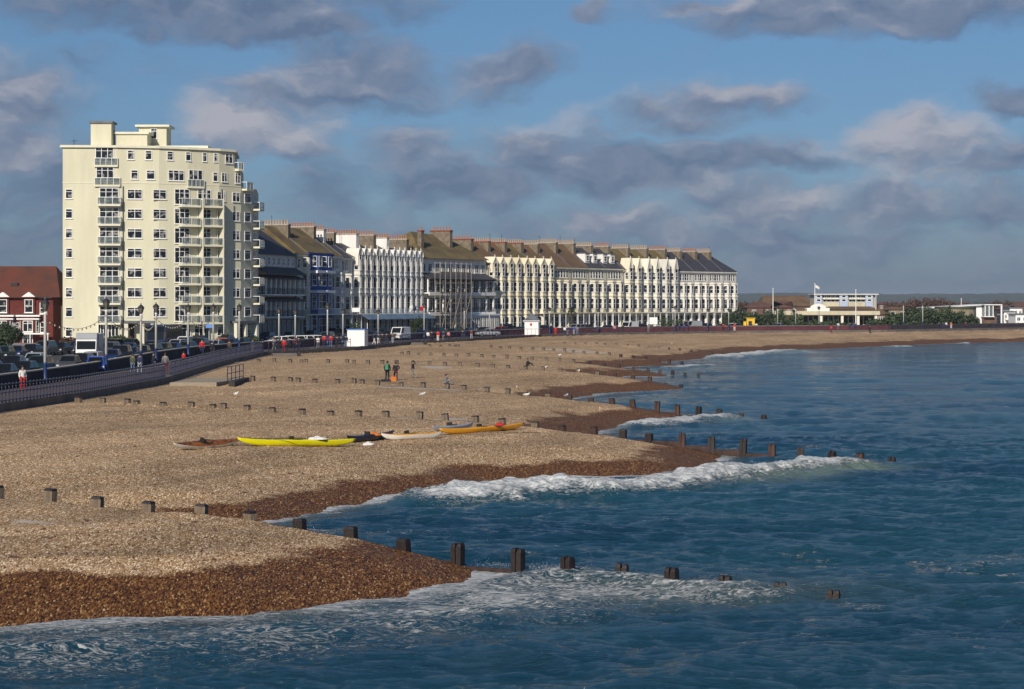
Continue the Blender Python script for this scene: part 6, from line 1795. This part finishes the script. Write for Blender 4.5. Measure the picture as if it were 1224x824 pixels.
# ------------------------------------------------------------------ pavilion and far buildings (right)
M['creamf'] = mat('faded_cream_stucco', (0.58,0.52,0.38), 0.85, 0.12, 0.4, streak=True)
def far_block():
    # long pavilion
    D = 505; X = lambda px, D_=D: WD(px, D_)[0]
    x0 = X(926); w = X(1047)-x0; Z = lambda py, D_=D: ZD(py, D_)-2.5
    g = empty('seafront_pavilion', (x0, D, 2.5), 0, 'long low cream pavilion with flat roof, columns and a white curved gable', 'pavilion')
    MB().box(0, w, 0, 12, 0, Z(376.5)).build('wall', M['creamf'], g)
    MB().box(-0.5, w+0.3, -4, 12.5, Z(376.5), Z(372)).build('roof_fascia', M['creamf'], g)
    mb = MB()
    for px in (931, 952, 979, 1004, 1023, 1044): mb.box(X(px)-x0-.3, X(px)-x0+.3, -3.6, -3.0, 0, Z(376.5)-.003)
    mb.build('column_row', M['creamy'], g)
    mb = MB()
    for px in range(957, 1042, 6): mb.box(X(px)-x0-.5, X(px)-x0+.5, -.08, -.005, 0.6, Z(378))
    mb.build('window_strip', M['paned'], g)
    gb = MB(); xa, xb, xm = X(962)-x0, X(989)-x0, X(975.5)-x0
    zt = Z(366); z0 = Z(372)
    gb.box(xa, xb, -3.5, -2.9, z0, z0+.75*(Z(367)-z0)); 
    gb.extr([(xm+2.0*math.cos(math.pi*k/8), z0+.7*(Z(367)-z0)+1.1*math.sin(math.pi*k/8)) for k in range(9)], 'y', -3.55, -2.85)
    gb.build('curved_gable', M['white'], g)
    MB().bar((xm,-3.62,z0+.9),(xm,-3.56,z0+.9),.35,12).build('roundel', M['bldgblue'], g)
    # house roofs behind
    def simple(name, label, px0, px1, D_, pye, pyr, wm, rm, cat='house', hip=2.0, extra=None, dep=10, base=2.5):
        a = X(px0, D_); ww = X(px1, D_)-a; H = ZD(pye, D_)-base; Rr = ZD(pyr, D_)-base
        q = empty(name, (a, D_, base), 0, label, cat)
        MB().box(0, ww, 0, dep, 0, H).build('wall', M[wm], q)
        MB().poly([(-.3,-.4,H),(ww+.3,-.4,H),(ww+.3,dep+.4,H),(-.3,dep+.4,H),(hip,dep*.45,Rr),(ww-hip,dep*.45,Rr)], [(0,1,5,4),(1,2,5),(2,3,4,5),(3,0,4),(3,2,1,0)]).build('roof', M[rm], q)
        n = max(2, int(ww/4))
        if H > 2:
            for k in range(n): win(q, ww*(k+.5)/n, 0, H-1.9 if H < 6 else H*.55, 1.2, 1.3, 0, 'double', pm='paned')
        return q
    simple('barn_roofed_hall', 'big dark brown roofed hall behind the pavilion', 912, 972, 640, 366.5, 353.5, 'brownbrick', 'lichen2', 'hall', 1.0, dep=22)
    simple('brick_house', 'red house with gabled white bargeboards left of the pavilion gable', 928, 948, 560, 368, 360, 'brownbrick', 'dulltile', 'house', 5.0)
    simple('brick_house', 'reddish house far left behind the hedge beside the terraces', 893, 926, 590, 368, 361.5, 'brownbrick', 'dulltile', 'house')
    simple('far_house', 'brown roofed low house behind the right wing of the pavilion', 985, 1052, 560, 370.5, 366.5, 'stone', 'lichen2', 'house')
    simple('far_house', 'brown house right of the pavilion', 1049, 1062, 520, 376, 370, 'brownbrick', 'lichen2', 'house', 1.0)
    simple('far_house', 'low tan house above the hedge', 1062, 1085, 620, 370.5, 367, 'stone', 'lichen2', 'house', 1.0)
    rows = [('small red roofed far house left of the round-topped trees',1085,1100,900,364,360.5),('small far house with red roof behind the hedge',1128,1142,880,364.5,361),('tiny far house below the hills near the white roof',1146,1158,900,364.5,361.2),
            ('far red roofed house behind the glass tower',1196,1212,820,370,365),('far red house at the right edge of the photo',1212,1232,860,366,361),('tiny far house above the pavilion right wing',1050,1064,980,364,361)]
    for lab, a, b, D_, e_, r_ in rows: simple('far_house', lab, a, b, D_, e_, r_, 'brownbrick', 'dulltile', 'house', 1.5)
    # flats
    Df = 600; xa = X(974, Df); ww = X(1046, Df)-xa; Zf = lambda py: ZD(py, Df)-2.5
    q = empty('flats', (xa, Df, 2.5), 0, 'modern white, blue and cream flats with flat roof behind the pavilion', 'flats')
    MB().box(0, ww, 0, 10, 0, Zf(352.4)).build('wall', M['creamf'], q)
    MB().box(-.5, ww+.8, -1.4, 10.5, Zf(352.4), Zf(351.4)).build('roof', M['board'], q)
    for a, b in ((974,982),(1003,1013),(1034,1043)):
        f = MB().box(X(a,Df)-xa, X(b,Df)-xa, -.9, -.01, 0, Zf(351.9 if a > 980 else 353)).build('blue_panel', M['bldgblue'], q)
        for py in (359.5, 354.8): win(f, X((a+b)/2,Df)-xa, -.9, Zf(py)-.3, 1.2, .9, 0, 'top', pm='paned')
    for a, b in ((983,1003),(1014,1034)):
        MB().box(X(a,Df)-xa, X(b,Df)-xa, -1.2, -.02, Zf(358), Zf(357.2)).build('balcony', M['creamy'], q)
        n = 4
        for k in range(n):
            xx = X(a+(b-a)*(k+.5)/n, Df)-xa
            win(q, xx, 0, Zf(361.3), 1.0, 1.0, 0, 'top', pm='paned'); win(q, xx, 0, Zf(356.6), 1.6, 1.15, 0, 'double', pm='paned')
    # hedge and trees
    for k, (px, D_, w_, h_, m_) in enumerate([(892,478,14,5.2,'leaf'),(912,482,12,5.0,'leaf2'),(922,486,8,5.2,'leaf'),(936,484,4,3.0,'leaf'),(951,486,4,3.8,'leaf2'),(962,484,3,2.2,'leaf'),(975,484,4,2.4,'leaf2'),(992,484,5,2.5,'leaf'),(1010,486,5,1.9,'leaf2'),(1042,490,3,2.6,'leaf'),
        (1062,492,4,3.8,'leaf2'),(1078,496,10,4.6,'leaf'),(1090,500,10,5.6,'leaf2'),(1100,500,11,6.2,'leaf'),(1112,502,11,6.4,'leaf2'),(1124,504,10,5.8,'leaf'),(1136,506,10,5.2,'leaf2'),(1148,508,9,4.4,'leaf'),(1158,508,7,3.9,'leaf2'),(1054,494,5,3.0,'leaf')]):
        x, y = WD(px, D_)
        lab = ['dark hedge beside the terrace end','green tree behind the yellow kiosk','dark tree left of the pavilion wing','round bush before the left end of the pavilion','taller bush before the pavilion, right of the first lamp','low bush before the pavilion, under its left windows',
               'broad bush under the curved gable','bush right of the curved gable','low bush before the middle right of the pavilion','bush at the right end of the pavilion','pale bush just right of the pavilion','dark bush left of the hedge lamps','green bush between the two hedge lamps','tall dark bush at the right hedge lamp',
               'tallest bush of the hedge in the middle','dark rounded hedge bush right of the tallest','green hedge bush before the white sloping roof','dark hedge bush before the stone wall','small hedge bush at the right end','low bush between pavilion and hedge'][k]
        bush(x, y, 2.5, w_*0.85, 4, h_, lab, m=m_, n=int(420*w_/3), sz=.30, group='bushes along the far promenade')
    for k, (px, D_, w_, h_) in enumerate([(1080,800,16,7.5),(1098,780,18,8.8),(1110,790,18,9.4),(1122,800,16,8.6),(1136,820,14,7),(1165,900,16,7),(906,700,14,7),(1200,900,14,8),(888,690,12,7)]):
        x, y = WD(px, D_)
        bush(x, y, 2.5, w_, 8, h_-2, ['bare brown tree left of the russet group','russet tree, second of the far group','tallest russet tree above the hedge','russet tree right of the tallest one','small russet tree before the white roof','brown tree behind the white sloping roof','brown tree behind the hall','russet tree right of the glass tower','brown tree behind the terrace end'][k],
             m='leafr', n=1500, sz=.42, name='tree', cat='tree', group='autumn trees behind the seafront', trunk=2.0)
    # lifeboat-house like white sloping roof building, old stone fort wall
    D_ = 560; xa = X(1117,D_); ww = X(1180,D_)-xa; Zg = lambda py: ZD(py, D_)-2.5
    q = empty('sports_hall', (xa, D_, 2.5), 0, 'white building with a long sloping roof and glazed corner tower', 'building')
    MB().extr([(0,0),(ww,0),(ww,Zg(365)),(0,Zg(369))], 'y', 0, 20).build('wall', M['board'], q)
    MB().poly([(-1,-1,Zg(368.6)),(ww+.5,-1,Zg(364.6)),(ww+.5,20.5,Zg(364.6)),(-1,20.5,Zg(368.6)),(-1,-1,Zg(367.8)),(ww+.5,-1,Zg(363.8)),(ww+.5,20.5,Zg(363.8)),(-1,20.5,Zg(367.8))], [(0,1,2,3),(4,5,6,7),(0,4,5,1),(1,5,6,2),(2,6,7,3),(3,7,4,0)]).build('roof', M['board'], q)
    tx0, tx1 = X(1177.5,D_-4)-xa, X(1187,D_-4)-xa
    t = MB().box(tx0, tx1, -4, 6, Zg(378), Zg(365)).build('glass_tower', M['bglass'], q)
    t2 = MB().box(tx0+.1, tx1-.1, -3.8, 5.8, Zg(378)+.2, Zg(365)-.2).build('tower_interior', M['lead'], q)
    mb = MB()
    for x in (tx0, (tx0+tx1)/2, tx1): mb.box(x-.12, x+.12, -4.1, -3.95, Zg(378), Zg(365))
    mb.box(tx0-.3, tx1+2.5, -4.4, 6, Zg(365), Zg(364)); mb.box(tx0-.3, tx1+.3, -4.4, 6, Zg(379), Zg(378)); mb.box(tx1+2.1, tx1+2.5, -4.3, -3.9, 0, Zg(365)); mb.build('tower_frame', M['board'], q)
    MB().box(tx0, tx1+1.2, -3, 5, 0, Zg(379)).build('brick_base', M['brownbrick'], q)
    D_ = 520; xa = X(1126,D_); ww = X(1175,D_)-xa
    q = empty('fort_wall', (xa, D_, 2.5), 0, 'weathered round stone fort wall behind the hedge', 'wall')
    zt = ZD(369.5,D_)-2.5
    mb = MB(); n = 16
    arc = [(ww*.5-ww*.5*math.cos(math.pi*k/n), 9-9*math.sin(math.pi*k/n)) for k in range(n+1)]
    mb.prism(arc, 0, zt, top=[(x, y+.4) for x, y in arc]); mb.build('wall', M['stone'], q)
    MB().prism([(x, y+.2) for x, y in arc], zt+.003, zt+.6).build('earth_parapet', M['landm'], q)
    # small white buildings far right
    for k, (a, b, D_, pt, lab) in enumerate([(1200,1213,560,373,'low white flat roofed building right of the glass tower'),(1207,1222,600,368.5,'two storey white building near the right edge'),(1214,1236,540,376,'white building with dark windows cut by the right edge')]):
        xa = X(a,D_); ww = X(b,D_)-xa; H = ZD(pt,D_)-2.5
        q = empty('white_building', (xa, D_, 2.5), 0, lab, 'building')
        MB().box(0, ww, 0, 8, 0, H).build('wall', M['board'], q); MB().box(-.3, ww+.3, -.4, 8.3, H, H+.25).build('roof', M['lead'], q)
        for j in range(3): win(q, ww*(j+.5)/3, 0, H-1.8, ww/5, 1.1, 0, 'double', pm='paned'); 
        MB().box(ww*.1, ww*.9, -1.6, -.01, H-2.3, H-2.1).build('balcony', M['white'], q)
    # masts
    for px, D_, top, lab, fl_ in [(1023,470,347,'tall white flagpole before the pavilion',False),(974,520,339.5,'white flagpole with a small flag above the flats',True),(924,500,345.5,'thin pale mast left of the pavilion',False),(1149,560,357.5,'thin mast on the white sloping roof building',False),(1047,560,352,'short thin mast right of the flats',False)]:
        x, y = WD(px, D_); h_ = ZD(top, D_)-2.5
        q = empty('flagpole', (x, y, 2.5), 0, lab, 'flagpole')
        MB().lathe([(.16 if h_ > 8 else .1,0),(.08,h_)], 7).build('pole', M['board'], q); MB().lathe([(.16,h_),(.16,h_+.1),(.02,h_+.2)], 7).build('cap', M['board'], q)
        if fl_:
            mb = MB(); v = [(.1+.22*i, .08*math.sin(i*1.4), h_-.2-.7*j-.12*i) for i in range(6) for j in range(2)]
            mb.poly(v, [(2*i,2*i+1,2*i+3,2*i+2) for i in range(5)]); o = mb.build('flag', M['c_white'], q); sm = o.modifiers.new('s','SOLIDIFY'); sm.thickness = .02
    # mixed far shoreline roofs behind the hedge band
far_block()

# ------------------------------------------------------------------ wooded hills
def hills():
    for name, D0, D1, hh, px0, px1, seed, m in [('wooded_hills', 3600, 5200, 27, 500, 1700, 4, 'hillm'), ('tree_belt', 1150, 1500, 5.2, 850, 1400, 9, 'hillm')]:
        A = np.linspace((px0-CX)/F, (px1-CX)/F, 520); Dd = np.linspace(D0, D1, 26)
        X = A[None,:]*Dd[:,None]; Y = np.repeat(Dd[:,None], len(A), 1)
        u = np.linspace(0, 1, 26)[:, None]
        rid = fbm(A*9+seed, A*0, 4)[None, :]
        rough = fbm(X*(0.02 if D0 > 2000 else .1), Y*0.02+seed, 4)
        Z = 2.3 + hh*np.sin(np.clip(u*1.6,0,1)*math.pi/2)*(0.55+0.8*rid*(1-0.25*np.abs(A-0.16)[None,:]*0))*(0.80+0.4*rough)
        Z[0] = 1.5
        o = gridmesh(name, X, Y, Z, {}, M[m]); setp(o, kind='structure')
hills()
EXPO = -0.06
# ------------------------------------------------------------------ sky, sun, camera
SUN_DIR = Vector((-0.290*math.cos(R(30)), -0.957*math.cos(R(30)), math.sin(R(30))))
def sky():
    w = bpy.data.worlds.new('World'); scn.world = w; w.use_nodes = True
    N, L = w.node_tree.nodes, w.node_tree.links
    bg = N['Background']
    st = N.new('ShaderNodeTexSky'); st.sky_type = 'NISHITA'; st.sun_disc = False
    st.sun_elevation = R(31); st.sun_rotation = math.atan2(SUN_DIR.x, SUN_DIR.y)
    st.air_density = 1.0; st.dust_density = 0.6; st.ozone_density = 1.5; st.altitude = 0
    tc = N.new('ShaderNodeTexCoord'); sx = N.new('ShaderNodeSeparateXYZ')
    L.new(tc.outputs['Generated'], sx.inputs[0])
    def m(op, a, b=None, c=None, clamp=False):
        n = N.new('ShaderNodeMath'); n.operation = op; n.use_clamp = clamp
        for i, v in enumerate((a, b, c)):
            if v is None: continue
            if isinstance(v, (int, float)): n.inputs[i].default_value = v
            else: L.new(v, n.inputs[i])
        return n.outputs[0]
    az = m('ARCTAN2', sx.outputs[0], sx.outputs[1]); el = m('ARCSINE', sx.outputs[2])
    S = 1000.0/F     # clouds laid out in milliradian-like units of azimuth and elevation
    cb = N.new('ShaderNodeCombineXYZ'); L.new(m('MULTIPLY', az, 10.0), cb.inputs[0]); L.new(m('MULTIPLY', el, 10.0), cb.inputs[1])
    P = cb.outputs[0]
    def noise(vec, sc, det, off=0.0, rough=0.55, ys=1.7):
        mp = N.new('ShaderNodeMapping'); mp.inputs['Scale'].default_value = (sc, sc*ys, 1); mp.inputs['Location'].default_value = (off, off*0.7, off)
        L.new(vec, mp.inputs[0])
        n = N.new('ShaderNodeTexNoise'); n.noise_dimensions = '3D'; n.inputs['Scale'].default_value = 1; n.inputs['Detail'].default_value = det; n.inputs['Roughness'].default_value = rough
        L.new(mp.outputs[0], n.inputs['Vector']); return n
    def vm(op, a, b=None, s=None):
        n = N.new('ShaderNodeVectorMath'); n.operation = op
        L.new(a, n.inputs[0])
        if b is not None:
            if isinstance(b, tuple): n.inputs[1].default_value = b
            else: L.new(b, n.inputs[1])
        if s is not None: n.inputs[3].default_value = s
        return n.outputs['Value'] if op in ('LENGTH', 'DOT_PRODUCT') else n.outputs[0]
    wn = noise(P, 2.6, 5, 3.0)
    wv = vm('SCALE', vm('SUBTRACT', wn.outputs['Color'], (0.5, 0.5, 0.5)), s=0.34)
    wn2 = noise(P, 0.9, 2, 8.0)
    wv2 = vm('SCALE', vm('SUBTRACT', wn2.outputs['Color'], (0.5,0.5,0.5)), s=0.22)
    Q = vm('ADD', vm('ADD', P, wv), wv2)
    #  x, y, rx, ry, weight (solidity), light (how sunlit)
    C = [(215,-2,275,46,1.0,0.02),(345,28,110,24,0.9,0.0),(1030,8,235,40,1.0,0.28),(960,32,110,20,0.8,0.1),(835,2,80,16,0.6,0.2),
         (430,82,100,46,0.92,0.22),(330,112,90,24,0.75,0.08),(470,118,55,26,0.6,0.0),(600,82,80,34,0.8,0.22),
         (298,152,98,46,1.0,0.85),(350,178,60,28,0.7,0.2),(22,128,78,52,0.9,0.30),(14,178,58,34,0.95,0.62),(70,232,150,74,0.62,-0.1),(20,285,150,45,0.5,-0.15),
         (868,122,100,30,0.88,0.45),(785,128,60,22,0.7,0.2),(820,148,90,18,0.6,0.1),
         (640,178,110,38,0.8,0.42),(730,198,210,36,0.9,0.05),(560,218,150,44,0.78,-0.05),(900,195,130,28,0.72,0.05),
         (1105,180,96,48,0.95,0.8),(1160,205,90,32,0.7,0.15),(1215,125,60,22,0.8,0.1),(1225,190,60,34,0.6,0.0),
         (488,172,70,42,0.7,0.22),(410,238,130,50,0.5,-0.1),
         (735,258,120,34,0.72,0.45),(905,248,130,40,0.8,0.42),(1060,252,120,36,0.75,0.42),(1190,265,120,46,0.65,0.2),
         (960,285,330,28,0.62,-0.1),(640,270,150,36,0.5,0.0),(710,10,24,16,0.6,0.2),(92,82,40,16,0.45,0.0),(720,215,360,75,0.36,0.2),(950,290,420,60,0.48,0.2),(450,290,260,50,0.32,0.05),(1000,340,420,24,0.3,0.0),(150,60,80,20,0.2,0)]
    dens = None; lit = None
    for (x, y, rx, ry, wt, li) in C:
        a = math.atan((x-CX)/F)*10; e = math.atan((YH-y)/F)*10
        d = vm('MULTIPLY', vm('SUBTRACT', Q, (a, e, 0)), (F/10/rx, F/10/ry, 0))
        ln = vm('LENGTH', d)
        f = m('MULTIPLY', m('SUBTRACT', 1.34, ln, clamp=False), wt)
        # light gathers on the upper left shoulder
        up = vm('DOT_PRODUCT', d, (-0.25, 0.75, 0))
        fl = m('MULTIPLY', m('MAXIMUM', f, 0.0), m('ADD', m('MULTIPLY', up, 0.50 if li > 0.25 else 0.25), li))
        if dens is None: dens, lit, tot = m('MAXIMUM', f, 0.0), fl, m('MAXIMUM', f, 0.0)
        else:
            dens = m('MAXIMUM', dens, f); lit = m('ADD', lit, fl); tot = m('ADD', tot, m('MAXIMUM', f, 0.0))
    lit = m('DIVIDE', lit, m('MAXIMUM', tot, 0.05))
    fn = noise(Q, 2.6, 10, 11.0, 0.49, 2.0); fn2 = noise(vm('ADD', Q, (-0.03, 0.07, 0)), 2.6, 10, 11.0, 0.49, 2.0)
    fine = m('SUBTRACT', fn.outputs['Fac'], 0.5)
    dn = m('ADD', dens, m('MULTIPLY', fine, 1.35))
    al = N.new('ShaderNodeMapRange'); al.interpolation_type = 'SMOOTHSTEP'; al.inputs[1].default_value = 0.03; al.inputs[2].default_value = 0.82; al.inputs[4].default_value = 0.86
    L.new(dn, al.inputs[0])
    relief = m('MULTIPLY', m('SUBTRACT', fn.outputs['Fac'], fn2.outputs['Fac']), 1.9)
    lt = m('ADD', m('ADD', lit, relief), 0.10, clamp=True)
    cc = N.new('ShaderNodeValToRGB'); e = cc.color_ramp.elements
    e[0].position = 0.0; e[0].color = (*CLOUD[0], 1); e[1].position = 1.0; e[1].color = (*CLOUD[2], 1)
    x = e.new(0.42); x.color = (*CLOUD[1], 1)
    L.new(lt, cc.inputs[0])
    # sky colour: clear-air blue
    tint = N.new('ShaderNodeMix'); tint.data_type = 'RGBA'; tint.blend_type = 'MULTIPLY'; tint.inputs[0].default_value = 1
    
    L.new(st.outputs[0], tint.inputs[6])
    tr = N.new('ShaderNodeValToRGB'); te = tr.color_ramp.elements
    te[0].position = 0.0; te[0].color = (*SKYT[0], 1); te[1].position = 0.16; te[1].color = (*SKYT[2], 1)
    tm = te.new(0.05); tm.color = (*SKYT[1], 1)
    L.new(el, tr.inputs[0]); L.new(tr.outputs[0], tint.inputs[7])
    mx = N.new('ShaderNodeMix'); mx.data_type = 'RGBA'
    L.new(al.outputs[0], mx.inputs[0]); L.new(tint.outputs[2], mx.inputs[6]); L.new(cc.outputs[0], mx.inputs[7])
    L.new(mx.outputs[2], bg.inputs[0]); bg.inputs[1].default_value = 0.070
SKYT = [(0.34,0.46,0.80),(0.43,0.60,0.92),(0.52,0.73,0.98)]
CLOUD = [(1.75,2.45,3.9), (3.0,3.55,4.9), (6.4,6.3,7.0)]

sky()
# the sea air between here and the far hills
hm = bpy.data.materials.new('sea_air'); hm.use_nodes = True; HN, HL = hm.node_tree.nodes, hm.node_tree.links
HN.remove(HN['Principled BSDF']); pv = HN.new('ShaderNodeVolumePrincipled'); pv.inputs['Color'].default_value = (0.62,0.74,0.95,1); pv.inputs['Density'].default_value = 0.00008
HL.new(pv.outputs[0], HN['Material Output'].inputs['Volume'])
hz_ = MB().box(-5200, 7200, -60, 9300, -5, 46).build('haze', hm); setp(hz_, kind='stuff')
sd = bpy.data.lights.new('sun', 'SUN'); sd.energy = 4.8; sd.angle = R(0.5); sd.color = (1.0, 0.90, 0.76)
so = bpy.data.objects.new('sun', sd); COL.objects.link(so); so.rotation_euler = SUN_DIR.to_track_quat('Z', 'Y').to_euler(); so.location = (-60, -120, 80)
cam = bpy.data.cameras.new('camera'); co = bpy.data.objects.new('camera', cam); COL.objects.link(co)
co.location = (0, 0, HC); co.rotation_euler = (R(90), 0, 0)
cam.sensor_width = 36; cam.lens = F/1224*36; cam.shift_y = -(412-YH)/1224; cam.clip_start = 1; cam.clip_end = 40000
scn.camera = co
scn.view_settings.view_transform = 'Standard'; scn.view_settings.look = 'None'; scn.view_settings.exposure = EXPO; scn.view_settings.gamma = 1
scn.render.resolution_x = 1024; scn.render.resolution_y = 689
